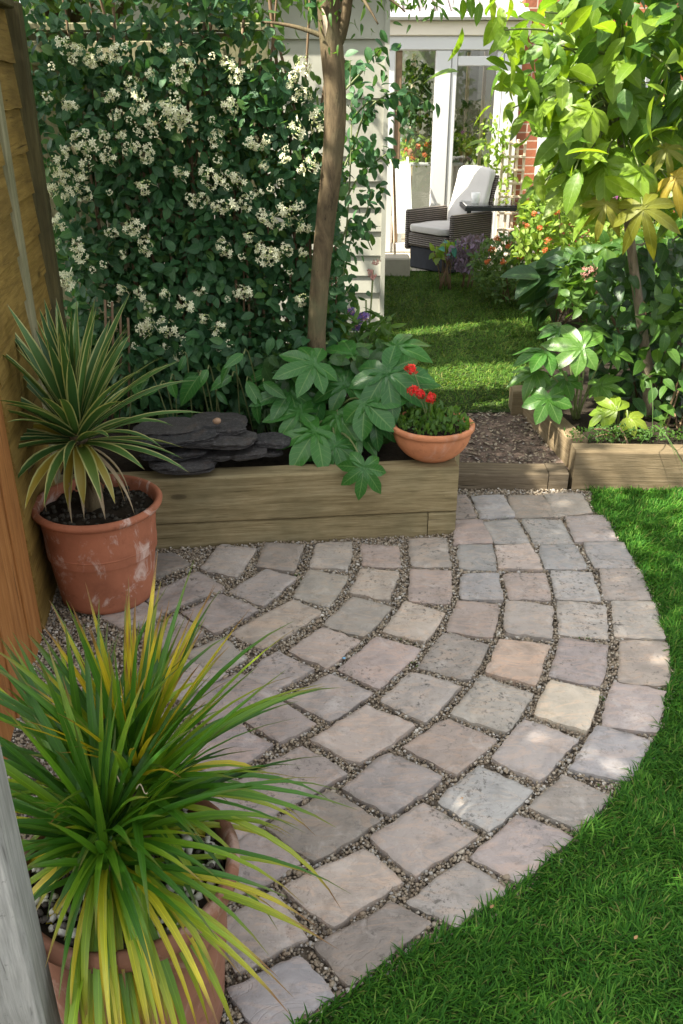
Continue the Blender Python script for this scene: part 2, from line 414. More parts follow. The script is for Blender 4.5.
def mat_bark(name, c1, c2, sc=1.0):
    M = Mat(name); a = M.noise(9 * sc, 7, .7, M.co('Object', (2.5, 2.5, .7)), .8); b = M.noise(3 * sc, 3, .6, M.co())
    col = M.ramp(M.math('MULTIPLY_ADD', a, .75, M.math('MULTIPLY', b, .25)), [(.36, c1), (.62, c2)])
    col = M.mix(M.ramp(b, [(.52, 0.0), (.66, .6)]), col, (.10, .115, .06))
    col = M.mix(M.ramp(M.noise(30 * sc, 5, .75, M.co('Object', (3, 3, .8))), [(.30, .8), (.40, 0.0)]), col, tuple(x * .3 for x in c1))
    return M.fin(col, .85, M.bump(a, .8, .01), .2)
def mat_brick():
    M = Mat('red_brick'); t = M.n('TexBrick'); mp = M.n('Mapping'); M.L(M.n('TexCoord').outputs['Object'], mp.inputs[0])
    mp.inputs['Rotation'].default_value = (R(-90), 0, 0)
    M.L(mp.outputs[0], t.inputs[0])
    t.inputs['Color1'].default_value = (.36, .12, .055, 1); t.inputs['Color2'].default_value = (.22, .075, .04, 1); t.inputs['Mortar'].default_value = (.42, .36, .28, 1)
    t.inputs['Scale'].default_value = 1.0; t.inputs['Brick Width'].default_value = .225; t.inputs['Row Height'].default_value = .075; t.inputs['Mortar Size'].default_value = .006
    col = M.mix(M.math('MULTIPLY', M.noise(20, 5, .7, M.co()), .5), t.outputs[0], (.17, .08, .05))
    return M.fin(col, .85, M.bump(M.math('ADD', M.math('MULTIPLY', t.outputs['Fac'], -1.0), M.noise(40, 4, .6, M.co())), .5, .006), .2)
def mat_glass():
    M = Mat('window_glass'); lw = M.n('Fresnel'); lw.inputs[0].default_value = 1.5
    tr = M.n('BsdfTransparent'); tr.inputs[0].default_value = (.90, .93, .92, 1); gl = M.n('BsdfGlossy'); gl.inputs['Roughness'].default_value = .02
    x = M.n('MixShader'); M.L(M.math('MULTIPLY_ADD', lw.outputs[0], 1.0, .06), x.inputs[0]); M.L(tr.outputs[0], x.inputs[1]); M.L(gl.outputs[0], x.inputs[2]); M.L(x.outputs[0], M.out.inputs[0])
    return M.m
def mat_rattan():
    M = Mat('rattan_weave'); vec = M.co('UV')
    w = M.n('TexWave', wave_type='BANDS', bands_direction='Y'); w.inputs['Scale'].default_value = 14; M.L(M.co('Object', (1, 1, 1)), w.inputs[0])
    w.bands_direction = 'Z'; w.inputs['Distortion'].default_value = .6
    w2 = M.n('TexWave', wave_type='BANDS', bands_direction='X'); w2.inputs['Scale'].default_value = 6; w2.inputs['Distortion'].default_value = 1; M.L(M.co(), w2.inputs[0])
    col = M.ramp(w.outputs['Fac'], [(.1, (.030, .024, .02)), (.6, (.13, .105, .085)), (1, (.22, .185, .15))])
    col = M.mix(M.math('MULTIPLY', w2.outputs['Fac'], .35), col, (.05, .04, .035))
    return M.fin(col, .5, M.bump(w.outputs['Fac'], .8, .01), .4)
def mat_path():
    M = Mat('bark_path'); vo = M.n('TexVoronoi'); vo.inputs['Scale'].default_value = 42; M.L(M.co('Object', None), vo.inputs['Vector'])
    vr = M.n('SeparateColor'); M.L(vo.outputs['Color'], vr.inputs[0]); vb = M.ramp(vr.outputs[0], [(0, (.3, .3, .3)), (.7, (.5, .49, .48)), (1, (.75, .72, .68))])
    col = M.mix(.6, M.ramp(M.noise(18, 7, .7, M.co()), [(.3, (.055, .040, .032)), (.7, (.25, .185, .15))]), vb, 'OVERLAY')
    return M.fin(col, .95, M.bump(M.math('ADD', vo.outputs['Distance'], M.noise(30, 6, .7, M.co())), .9, .014), .15)

m_stone = mat_sandstone(); m_peb = mat_pebble()
m_grav = mat_soil('gravel_fines', (.11, .09, .07), (.30, .245, .18), 140)
m_soil = mat_soil('dark_soil', (.012, .010, .007), (.042, .032, .022), 40)
m_turf = mat_soil('turf_thatch', (.020, .032, .010), (.045, .075, .018), 60)
m_ground = mat_soil('earth', (.04, .045, .02), (.09, .08, .045), 6)
m_path = mat_path()
m_grass = mat_grass('lawn_grass', (.018, .080, .008), (.050, .165, .014), (.13, .28, .035))
m_grass2 = mat_grass('rear_grass', (.035, .095, .012), (.085, .18, .022), (.20, .27, .05))  # whole rear lawn lightened and yellowed to strengthen its sunlit patch
m_sleeper = wood('treated_sleeper', (.13, .098, .045), (.235, .185, .095), (.34, .28, .16), 0, 1.0, .8, True, (.075, .075, .04), .6)
m_sleeper2 = wood('weathered_sleeper', (.12, .085, .045), (.20, .15, .085), (.27, .21, .13), 0, 1.0, .8, True, (.06, .05, .03), .6)
m_step = wood('damp_step_timber', (.07, .052, .030), (.13, .10, .062), (.20, .16, .11), 0, 1.0, .85, True, (.05, .04, .03), .6)
m_fence = wood('ochre_fence_boards', (.125, .078, .020), (.235, .150, .036), (.315, .212, .060), 1, .9, .8, True, (.05, .035, .01), .5)
m_fpost = wood('fence_post_timber', (.040, .034, .014), (.075, .063, .024), (.115, .10, .04), 2, 1.0, .8, False, (.03, .03, .015), .5)
m_fpale = wood('pale_fence_timber', (.16, .15, .085), (.24, .225, .13), (.31, .29, .18), 2, .9, .8, True, (.09, .10, .05), .5)
m_fedge = wood('orange_stained_boards', (.19, .075, .022), (.32, .135, .038), (.42, .20, .07), 2, .9, .7, False, (.13, .05, .02), .4)
m_greyp = wood('grey_painted_post', (.17, .17, .16), (.30, .30, .285), (.44, .435, .41), 2, 1.2, .8, True, (.12, .12, .10), .6)
m_terra = mat_terracotta('terracotta', (.34, .125, .068), .65, 1.3)
m_terra2 = mat_terracotta('old_terracotta', (.255, .118, .074), .35, 5.0)
m_terra3 = mat_terracotta('smooth_terracotta', (.50, .20, .095), .15, 9.0)
m_slate = mat_slate()
m_bark = mat_bark('tree_bark', (.045, .034, .020), (.165, .122, .068))
m_bark2 = mat_bark('shrub_bark', (.13, .10, .07), (.26, .21, .15), 1.6)
m_stem = plain('green_stem', (.14, .17, .06), .55, .2, 20)
m_cane = plain('brown_cane', (.17, .11, .06), .7, .25, 20)
m_hedge = leafmat('hedge_leaf', (.022, .088, .032), (.062, .168, .055), .5, .27, .35, 6, 1.5, (.14, .27, .06))
m_hedge_b = leafmat('back_foliage', (.05, .12, .025), (.11, .20, .04), .45, .4, .3, 6, 1.9)
m_tree_n = leafmat('neighbour_leaf', (.06, .12, .02), (.12, .20, .03), .45, .35, .3, 6, 1.7)
m_fatsia = leafmat('fatsia_leaf', (.024, .118, .022), (.060, .205, .032), .34, .26, .9, 8, 1.5, spec=.42)
m_figlit = leafmat('lime_palmate_leaf', (.085, .19, .016), (.21, .31, .022), .42, .42, .6, 8, 1.9)  # leaf green yellowed further for a sunlit look
m_figy = leafmat('yellowing_palmate_leaf', (.17, .19, .02), (.36, .27, .035), .5, .42, .6, 8, 1.5)
m_dark = leafmat('dark_shrub_leaf', (.020, .062, .018), (.05, .125, .03), .42, .28, .4, 7, 1.6)
m_mid = leafmat('mid_shrub_leaf', (.045, .12, .020), (.10, .20, .03), .45, .38, .4, 7, 1.7)
m_lime = leafmat('lime_shrub_leaf', (.14, .26, .03), (.30, .40, .07), .5, .4, .3, 5, 1.6)
m_lav = leafmat('grey_mauve_leaf', (.14, .12, .16), (.34, .24, .38), .6, .2, .2, 4, 1.2)
m_teal = leafmat('teal_leaf', (.03, .22, .20), (.10, .36, .28), .4, .3, .4, 6, 1.3)
m_conif = leafmat('fine_green_leaf', (.05, .12, .03), (.14, .23, .06), .5, .3, .2, 4, 1.5)
m_yucca = mat_strap('variegated_strap_leaf', 'yucca'); m_dead = mat_strap('dead_strap_leaf', 'dead'); m_cord = mat_strap('grassy_strap_leaf', 'cord')
m_cream = plain('cream_petal', (.74, .74, .50), .5, .1, 30)
m_creamc = plain('flower_bud', (.42, .48, .20), .5, .2, 30)
m_red = plain('red_petal', (.62, .016, .012), .45, .2, 30)
m_orange = plain('orange_petal', (.50, .12, .03), .5, .3, 30)
m_purple = plain('purple_petal', (.20, .12, .36), .5, .3, 30)
m_magenta = plain('magenta_petal', (.50, .05, .42), .5, .2, 30)
m_pink = plain('dusty_pink_petal', (.48, .24, .20), .6, .25, 30)
m_white = plain('white_upvc', (.52, .52, .51), .35, .02, 3, .5, .03)
m_shed = plain('pale_painted_board', (.34, .335, .28), .6, .12, 3.5, .3, .2)
m_blind = plain('beige_blind', (.55, .44, .31), .8, .06, 5)
m_plaster = plain('room_plaster', (.17, .17, .14), .9, .05, 3)
m_tile = plain('room_floor', (.30, .25, .20), .6, .15, 4)
m_black = plain('black_metal', (.025, .027, .03), .45, .2, 10)
m_blackf = plain('dark_fabric', (.02, .023, .03), .8, .3, 14)
m_cush = plain('white_cushion', (.50, .485, .46), .9, .05, 6, .2, .3)
m_paleslab = plain('pale_paving', (.36, .33, .26), .85, .15, 6)
m_bwood = plain('pale_stained_wood', (.62, .50, .36), .7, .15, 8)
m_brick = mat_brick(); m_glass = mat_glass(); m_rattan = mat_rattan()
m_blue = plain('blue_plastic', (.18, .38, .55), .4, .05, 10)
m_dryleaf = plain('dry_leaf', (.30, .17, .07), .7, .3, 20)
m_chip = plain('white_chipping', (.72, .69, .62), .7, .12, 40)
m_roofp = plain('roof_sheet', (.20, .20, .21), .3, .05, 4)
m_bowlitem = plain('white_china', (.8, .8, .78), .2, .02, 5)

# ------------------------------------------------------------------ paving (digitised corners -> ground plane)
REG = {1: (120, 520, 3.415), 2: (300, 520, 3.415), 3: (440, 480, 2.846), 4: (220, 660, 3.415), 5: (380, 640, 3.415), 6: (500, 620, 3.732), 7: (220, 800, 3.415), 8: (400, 740, 2.846), 0: (0, 0, 1.0)}
ROWS = [
 [(3,(297,38),(400,36),(436,92),(326,103),'g'),(3,(357,103),(470,100),(505,172),(385,175),'m'),(3,(408,178),(520,176),(560,250),(440,248),'s'),(3,(455,252),(570,252),(600,340),(470,338),'g'),(3,(490,342),(610,345),(640,450),(498,440),'g'),(6,(450,70),(632,85),(632,240),(440,225),'b'),(6,(420,232),(617,265),(585,418),(380,388),'m'),(6,(370,393),(562,452),(490,597),(258,555),'s'),(8,(468,95),(605,160),(510,250),(368,185),'g'),(8,(330,212),(492,270),(345,400),(200,330),'m'),(8,(178,338),(310,420),(160,530),(20,455),'g'),(7,(585,353),(720,420),(440,625),(320,490),'d'),(7,(275,530),(388,662),(170,820),(20,640),'s')],
 [(3,(193,45),(290,40),(330,103),(212,106),'d'),(3,(235,110),(345,110),(378,178),(268,178),'s'),(3,(283,183),(385,182),(420,250),(300,250),'s'),(3,(317,257),(430,262),(462,342),(330,335),'s'),(3,(335,340),(468,355),(478,447),(340,435),'g'),(6,(225,62),(402,95),(380,242),(187,205),'m'),(6,(188,222),(378,265),(325,412),(128,350),'c'),(5,(490,273),(672,340),(550,475),(382,400),'m'),(8,(225,70),(380,140),(255,257),(103,170),'s'),(8,(65,180),(218,272),(45,385),(-85,277),'m'),(7,(490,160),(622,275),(385,425),(212,295),'p'),(7,(180,308),(292,462),(60,578),(-30,430),'m')],
 [(3,(90,45),(180,42),(215,105),(118,106),'s'),(3,(122,115),(218,112),(257,180),(155,178),'s'),(3,(158,185),(258,182),(293,253),(170,250),'p'),(3,(183,262),(298,262),(316,338),(196,335),'p'),(3,(190,340),(320,358),(316,447),(184,432),'g'),(5,(415,-5),(578,15),(530,152),(362,108),'o'),(5,(348,123),(522,185),(430,315),(243,250),'g'),(5,(230,263),(397,340),(260,450),(80,360),'p'),(4,(578,317),(757,397),(585,530),(415,430),'m'),(7,(375,-33),(543,72),(325,208),(160,95),'d'),(7,(145,93),(275,215),(60,320),(-40,200),'m')],
 [(3,(35,45),(75,42),(105,105),(38,108),'m'),(3,(40,115),(118,112),(150,178),(42,180),'p'),(3,(52,185),(148,182),(162,255),(55,250),'s'),(3,(62,265),(165,265),(177,340),(58,335),'s'),(3,(50,340),(168,350),(150,445),(20,428),'p'),(2,(490,380),(645,425),(580,540),(405,500),'g'),(5,(105,112),(275,158),(155,275),(5,205),'g'),(4,(500,155),(665,222),(480,352),(312,272),'p'),(4,(280,290),(437,385),(195,510),(50,415),'m'),(0,(232,778),(284,806),(222,850),(172,818),'m')],
 [(2,(370,62),(497,60),(517,155),(385,155),'g'),(2,(378,165),(517,172),(515,282),(375,275),'p'),(2,(360,277),(495,315),(430,412),(283,378),'b'),(0,(375.5,636.5),(420.6,648.8),(380,687),(339,669),'p'),(4,(375,42),(520,108),(375,207),(225,128),'m'),(4,(185,125),(325,215),(205,280),(75,195),'m'),(0,(226,718),(272,744),(212,783),(164,752),'m')],
 [(2,(212,80),(335,85),(342,158),(212,152),'p'),(2,(210,163),(342,172),(300,268),(172,248),'b'),(2,(180,262),(315,295),(215,393),(78,355),'g'),(2,(75,365),(207,410),(90,505),(-35,445),'p'),(1,(535,450),(662,510),(531,578),(421,530),'m'),(0,(238,672),(278,692),(218,726),(178,702),'m')],
 [(2,(55,75),(178,72),(165,165),(33,160),'g'),(2,(35,168),(165,188),(102,292),(-25,258),'g'),(1,(590,272),(688,318),(490,440),(383,380),'b'),(1,(350,398),(432,470),(310,530),(222,452),'g'),(0,(176,655),(226,672),(182,700),(134,681),'m')],
 [(1,(500,75),(628,82),(595,172),(463,155),'d'),(1,(500,165),(600,195),(490,290),(370,240),'g'),(1,(345,250),(475,305),(320,380),(210,318),'m'),(1,(200,322),(287,385),(170,448),(70,395),'m')],
 [(1,(345,82),(470,95),(400,192),(272,165),'g'),(1,(265,172),(358,230),(150,312),(85,262),'m'),(1,(65,268),(146,318),(20,375),(-60,325),'m')],
 [(1,(120,112),(192,112),(238,150),(100,200),'d')],
]
PCOL = {'g': (.350, .325, .300), 'm': (.345, .312, .295), 's': (.335, .332, .328), 'b': (.410, .362, .310), 'c': (.55, .50, .42), 'p': (.385, .335, .303), 'o': (.45, .36, .295), 'd': (.272, .248, .218)}
PWORD = {'g': 'grey', 'm': 'mauve-grey', 's': 'blue-grey', 'b': 'buff', 'c': 'pale cream', 'p': 'pinkish', 'o': 'orange-pink', 'd': 'dull brown-grey'}
ORD = ['first', 'second', 'third', 'fourth', 'fifth', 'sixth', 'seventh', 'eighth', 'ninth', 'tenth', 'eleventh', 'twelfth', 'thirteenth']
QUADS = []
def paver(c, colkey, label):
    c = np.array(c); ctr = c.mean(0); N = 18; v = []; uv = []
    off = Vector((random.uniform(0, 50), random.uniform(0, 50), 0)); tx, ty = random.gauss(0, .006), random.gauss(0, .006)
    lift = random.uniform(-.002, .003)
    for j in range(N + 1):
        for i in range(N + 1):
            x = -1 + 2 * i / N; y = -1 + 2 * j / N
            q = (x * x * y * y) ** 2; x2, y2 = x * (1.05 - .040 * q), y * (1.05 - .040 * q)
            s_, t_ = (x2 + 1) / 2, (y2 + 1) / 2
            p = (c[0] * (1 - s_) + c[1] * s_) * (1 - t_) + (c[3] * (1 - s_) + c[2] * s_) * t_
            e = max(abs(x), abs(y)); pv = Vector((p[0], p[1], 0)) + off
            k = max(0, (e - .6) / .4) ** 2
            p = p + k * np.array([mn.noise(pv * 34), mn.noise(pv * 34 + Vector((9, 9, 9)))]) * .0055 + k * np.array([mn.noise(pv * 11), mn.noise(pv * 11 + Vector((5, 3, 1)))]) * .006
            z = lift + .0035 * mn.noise(pv * 8) + .0018 * mn.noise(pv * 26) + tx * (p[0] - ctr[0]) + ty * (p[1] - ctr[1])
            lay = mn.noise(pv * 5 + Vector((3, 7, 2)))
            z += .0028 * (1 if lay > .2 else 0) + .002 * (1 if lay < -.25 else 0)
            b = max(0, (e - .925) / .075); z -= .0042 * b * b
            v.append((p[0], p[1], z)); uv.append((s_, t_))
    M_ = N + 1; f = [(j * M_ + i, (j + 1) * M_ + i, (j + 1) * M_ + i + 1, j * M_ + i + 1) for j in range(N) for i in range(N)]
    rim = [i for i in range(M_)] + [j * M_ + N for j in range(1, M_)] + [N * M_ + i for i in range(N - 1, -1, -1)] + [j * M_ for j in range(N - 1, 0, -1)]
    n0 = len(v); nr = len(rim); v += [v[k] for k in rim] + [(v[k][0], v[k][1], -.045) for k in rim]; uv += [uv[k] for k in rim] * 2
    f += [(n0 + k, n0 + (k + 1) % nr, n0 + nr + (k + 1) % nr, n0 + nr + k) for k in range(nr)]
    va = np.array(v)
    a, b2 = c[1] - c[0], c[3] - c[0]
    if a[0] * b2[1] - a[1] * b2[0] > 0: pass
    m = MB(); m.add(va, f, uv, random.random())
    o = m.build('paving_stone', m_stone, None, True, (ctr[0], ctr[1], 0))
    j = random.uniform(.86, 1.10); cc = np.array(PCOL[colkey]) * [1.03, .99, .95]
    o.color = (cc[0] * j, cc[1] * j * random.uniform(.98, 1.02), cc[2] * j * random.uniform(.97, 1.03), 1)
    tag(o, label, 'paving stone', 'sandstone pavers of the curved patio')
    return o
for ri, row in enumerate(ROWS):
    for pi, it in enumerate(row):
        ox, oy, sc = REG[it[0]]
        w = [G(ox + x / sc, oy + y / sc)[:2] for (x, y) in it[1:5]]
        QUADS.append(np.array(w))
        rowt = 'outermost curved row beside the lawn' if ri == 0 else ('short innermost row by the large pot' if ri == 9 else ORD[ri] + ' curved row in from the lawn')
        start = 'counting down from the wooden step' if ri < 4 else 'counting down from the raised bed'
        if ri == 9: lab = 'dull brown-grey sandstone paver half behind the variegated plant\'s pot, against the raised bed'
        else: lab = '%s sandstone paver, %s down the %s' % (PWORD[it[5]], ORD[pi], rowt)
        paver(w, it[5], lab)

# lawn edge = outer corners of the outermost row
edge = [G(592, 488)[:2]]
for q in QUADS[:13]:
    ctr = q.mean(0)
    for k in (1, 2):
        edge.append(q[k])
edge2 = [edge[0]]
for i in range(1, len(edge) - 1, 2):
    edge2.append((edge[i] + edge[i + 1]) / 2)
edge2.append(edge[-1])
edge = np.array(edge2)
tn = np.gradient(edge, axis=0); tn = nrm(tn); nr_ = np.stack([-tn[:, 1], tn[:, 0]], 1)
edge = edge + nr_ * .012
# smooth resample
tt = np.linspace(0, len(edge) - 1, 70); edge = np.stack([np.interp(tt, np.arange(len(edge)), edge[:, k]) for k in range(2)], 1)
for _ in range(3): edge[1:-1] = (edge[:-2] + 2 * edge[1:-1] + edge[2:]) / 4
LAWN = np.concatenate([edge, [[edge[-1][0] - .25, .55], [3.6, .55], [3.6, 3.66], [1.07, 3.655]]])

def sheet(name, poly, z, mat, amp=0.0, res=.06, label=None):
    """flat sheet cut to a polygon (n-gon)"""
    import bmesh
    bm = bmesh.new(); vs = [bm.verts.new((p[0], p[1], z)) for p in poly]; f = bm.faces.new(vs)
    if f.calc_area() and f.normal.z < 0: f.normal_flip()
    bm.normal_update()
    if f.normal.z < 0: f.normal_flip()
    bmesh.ops.triangulate(bm, faces=[f])
    me = bpy.data.meshes.new(name); bm.to_mesh(me); bm.free(); me.materials.append(mat)
    o = bpy.data.objects.new(name, me); COL.objects.link(o); o['kind'] = 'structure'
    return o
def grid_sheet(name, x0, x1, y0, y1, zf, mat, nx=60, ny=60):
    xs = np.linspace(x0, x1, nx); ys = np.linspace(y0, y1, ny)
    v = [(x, y, zf(x, y)) for y in ys for x in xs]
    f = [(j * nx + i, j * nx + i + 1, (j + 1) * nx + i + 1, (j + 1) * nx + i) for j in range(ny - 1) for i in range(nx - 1)]
    m = MB(); m.add(v, f); o = m.build(name, mat); o['kind'] = 'structure'; return o

grid_sheet('ground', -150, 150, -150, 150, lambda x, y: -.06, m_ground, 4, 4)
grid_sheet('gravel_bed', -2.2, 1.25, .2, 3.70, lambda x, y: -.024 + .003 * mn.noise(Vector((x * 9, y * 9, 0))), m_grav, 80, 80)
sheet('lawn', LAWN, -.008, m_turf)
RL = [(.2, 4.42), (1.0, 4.46), (1.28, 5.4), (1.5, 6.2), (1.75, 7.3), (1.75, 8.6), (.2, 8.6)]
def zr(x, y): return .085 + .05 * min(1, max(0, (y - 4.2) / .6)) + .012 * mn.noise(Vector((x * 1.5, y * 1.5, 0)))
grid_sheet('rear_lawn', -.3, 2.6, 4.42, 8.9, zr, m_turf, 40, 60)
grid_sheet('path', .42, 1.12, 3.76, 4.56, lambda x, y: .050 + .045 * min(1, max(0, (y - 3.8) / .7)) + .010 * mn.noise(Vector((x * 14, y * 14, 0))) + .008 * mn.noise(Vector((x * 5, y * 5, 3))), m_path, 40, 44)
grid_sheet('terrace', -1.6, 6, 8.2, 9.3, lambda x, y: .145, m_paleslab, 4, 4)

# pebbles between the pavers
def visible_ok(p, m=60):
    """ground points within the picture plus a margin, so that a step aside still sees them"""
    d = p[:, 1] * CC + CH * CS; u = 341.5 + CF * p[:, 0] / d; v = 512 + CF * (CH * CC - p[:, 1] * CS) / d
    return (u > -m * 3) & (u < 683 + m * 3) & (v < 1024 + m * 2)
def pebbles(n, region, z, rmin, rmax, avoid=None, tpls=None, shrink=.97):
    p = randpoly(region, n); keep = visible_ok(p)
    if avoid is not None:
        for q in avoid:
            c = q.mean(0); qq = c + (q - c) * shrink; keep &= ~inpoly(p, qq)
    return p[keep]
TP = [T_ico(1, k, (1, .78, .55), .45) for k in range(4)]; TP0 = [T_ico(1, k + 9, (1, .75, .6), .4) for k in range(2)]
gm = MB()
GREG = np.concatenate([edge + nrm(np.gradient(edge, axis=0))[:, ::-1] * np.array([-.02, .02]), [[-.6, .6], [-1.0, 1.0], [-1.35, 3.4], [-1.0, 3.06], [.47, 3.215], [.50, 3.66], [1.1, 3.66]]])
pp = pebbles(110000, GREG, 0, 0, 0, QUADS)
pr = rng.uniform(.0030, .0066, len(pp)) * (1 + .7 * (rng.random(len(pp)) > .92))
k = rng.integers(0, 4, len(pp))
for t in range(4):
    s_ = k == t; N = s_.sum()
    ax = rng.normal(size=(N, 3)) * np.array([1, 1, .35]); up = np.array([0, 0, 1.]) + rng.normal(size=(N, 3)) * .45
    z = -.019 + rng.random(N) ** 1.3 * .011 + .006 * np.array([mn.noise(Vector((a * 6, b * 6, 2))) for a, b in pp[s_]])
    gm.inst(TP[t], np.column_stack([pp[s_], z]), frames(ax, up), pr[s_], rng.random(N))
g = gm.build('gravel', m_peb); tag(g, 'tan and grey pea gravel filling the joints between the pavers', 'gravel', kind='stuff')

# ------------------------------------------------------------------ grass
def grass(name, pts, zfun, Lr, Wr, mat, lean=.8, label='', cat='grass'):
    N = len(pts); L = rng.uniform(*Lr, N); W = rng.uniform(*Wr, N); a = rng.uniform(0, 2 * np.pi, N)
    # neighbouring blades comb the same way
    cl = np.array([mn.noise(Vector((x * 7, y * 7, 1.0))) for x, y in pts]) * 5; a = np.where(rng.random(N) < .55, cl + rng.normal(0, .6, N), a)
    d = np.stack([np.cos(a), np.sin(a)], 1); sd = np.stack([-np.sin(a), np.cos(a)], 1)
    ln = np.abs(rng.normal(lean, .35, N)); z0 = np.array([zfun(x, y) for x, y in pts]) - .003
    base = np.column_stack([pts, z0]); V = np.zeros((N, 7, 3))
    for i, t in enumerate((0, .4, .75, 1.0)):
        th = ln * (.35 + .9 * t)
        hx = L * t * np.sin(np.minimum(th, 1.45)); hz = L * t * np.cos(np.minimum(th, 1.45))
        c = base.copy(); c[:, :2] += d * hx[:, None]; c[:, 2] += hz
        if i < 3:
            w = W * (.5, .5, .34)[i]
            V[:, 2 * i] = c; V[:, 2 * i, :2] -= sd * w[:, None]; V[:, 2 * i + 1] = c; V[:, 2 * i + 1, :2] += sd * w[:, None]
        else: V[:, 6] = c
    o = (np.arange(N) * 7)[:, None, None]
    fq = (np.array([[0, 1, 3, 2], [2, 3, 5, 4]])[None] + o).reshape(-1, 4); ft = (np.array([[4, 5, 6]])[None] + o).reshape(-1, 3)
    m = MB(); m.add(V.reshape(-1, 3), (fq, ft), None, np.repeat(rng.random(N), 7))
    ob = m.build(name, mat); tag(ob, label, cat, kind='stuff'); return ob
GL = np.concatenate([edge - nrm(np.stack([-np.gradient(edge, axis=0)[:, 1], np.gradient(edge, axis=0)[:, 0]], 1)) * (.004 + .012 * np.array([[mn.noise(Vector((q[0] * 14, q[1] * 14, 0)))] for q in edge])), [[edge[-1][0] - .1, .75], [2.3, .75], [2.3, 3.64], [1.09, 3.64]]])
gp = randpoly(GL, 175000); gp = gp[visible_ok(gp, 80)]
grass('lawn_grass', gp, lambda x, y: -.008, (.020, .050), (.0020, .0042), m_grass, .95, 'short green lawn grass curling round the outside of the paved patio')
gp = randpoly(RL, 52000)
wear = np.array([mn.noise(Vector((x * 2.2, y * 2.2, 4))) for x, y in gp]); gp = gp[rng.random(len(gp)) > np.clip((4.75 - gp[:, 1]) * 1.2 + .3 * wear, 0, .8)]
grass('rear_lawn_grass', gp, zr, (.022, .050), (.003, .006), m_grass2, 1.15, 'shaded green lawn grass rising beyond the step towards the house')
# bark chips and grit on the path
cm = MB(); p = rng.uniform((.46, 3.80), (1.05, 4.55), (900, 2)); N = len(p)
cz = .055 + .045 * np.clip((p[:, 1] - 3.8) / .7, 0, 1)
cm.inst(TP0[0], np.column_stack([p, cz]), frames(rng.normal(size=(N, 3)) * [1, 1, .2], np.array([0, 0, 1.]) + rng.normal(size=(N, 3)) * .4), np.column_stack([rng.uniform(.004, .016, N), rng.uniform(.004, .012, N), rng.uniform(.002, .005, N)]), rng.random(N) ** 2 * .9)
tag(cm.build('bark_chippings', m_peb), 'brown bark chips and grit scattered over the earth path', 'chippings', kind='stuff')

# ------------------------------------------------------------------ timber: raised beds, step
def beam(name, a, b, thick, z0, z1, mat, parent, side=1, bev=.008, sub=14):
    """squared timber from a to b (xy of its visible face), local x along its length"""
    a = np.array(a, float); b = np.array(b, float); d = b - a; L = np.linalg.norm(d); d /= L; n_ = np.array([-d[1], d[0]]) * side
    ang = math.atan2(d[1], d[0])
    m = MB(); 
    # profile with eased arrises, swept along x with a little wander
    h = z1 - z0; e = bev
    prof = [(0, e), (0, h - e), (e * .4, h - e * .4), (e, h), (thick - e, h), (thick, h - e), (thick, e), (thick - e, 0), (e, 0)]
    if side < 0: prof = [(-y, z) for y, z in prof]
    k = len(prof); v = []; f = []
    for i in range(sub + 1):
        x = L * i / sub; wy = .0025 * mn.noise(Vector((x * 3, z0 * 9, a[0]))); wz = .003 * mn.noise(Vector((x * 4, 5 + z0 * 9, a[1])))
        for (y, z) in prof: v.append((x, y + wy, z + wz * (1 if z > h * .5 else 0)))
    for i in range(sub):
        for j in range(k):
            q = (i * k + j, i * k + (j + 1) % k, (i + 1) * k + (j + 1) % k, (i + 1) * k + j); f.append(q if side > 0 else q[::-1])
    c0 = len(v); v += [(0, side * thick / 2, h / 2), (L, side * thick / 2, h / 2)]
    for j in range(k):
        t1 = (c0, (j + 1) % k, j); t2 = (c0 + 1, sub * k + j, sub * k + (j + 1) % k)
        f += [t1, t2] if side > 0 else [t1[::-1], t2[::-1]]
    m.add(v, f); o = m.build(name, mat, None, False)
    o.location = (a[0], a[1], z0); o.rotation_euler = (0, 0, ang)
    if parent is not None:
        o.parent = parent; o.matrix_parent_inverse = (Matrix.Translation(parent.location) @ parent.rotation_euler.to_matrix().to_4x4()).inverted()
    return o
WL = np.array([-1.30, 3.09 - (.549) * .106]); WR = np.array([.472, 3.22]); wd = (WR - WL) / np.linalg.norm(WR - WL)
bed = empty('raised_bed', (-.4, 3.2, 0)); tag(bed, 'raised bed of stacked tan railway sleepers with slates and fatsia on top', 'raised bed')
beam('sleeper', WL, WR, .10, .088, .287, m_sleeper, bed)
J = WR - wd * .115
beam('sleeper', WL + [0, .004], J + [0, .004] - wd * .003, .10, -.10, .085, m_sleeper, bed)
beam('end_block', J + [0, .003], WR + [0, .003], .10, -.10, .085, m_sleeper, bed)
beam('side_sleeper', WR + np.array([-.10, .104]), WR + np.array([-.05, .36]), .10, -.10, .284, m_sleeper, bed, -1)
v = [(-1.3, 3.1, .25), (.40, 3.30, .255), (.38, 4.2, .27), (-1.45, 4.2, .27)]
mb = MB(); nx = 50; ny = 30; vv = []
for j in range(ny):
    for i in range(nx):
        x = -1.4 + 1.78 * i / (nx - 1); y0 = 3.15 + .106 * (x + .75); y = y0 + (4.3 - y0) * j / (ny - 1)
        vv.append((x, y, .262 + .012 * mn.noise(Vector((x * 9, y * 9, 0))) + .01 * mn.noise(Vector((x * 25, y * 25, 0)))))
mb.add(vv, [(j * nx + i, j * nx + i + 1, (j + 1) * nx + i + 1, (j + 1) * nx + i) for j in range(ny - 1) for i in range(nx - 1)])
mb.build('bed_soil', m_soil, bed)

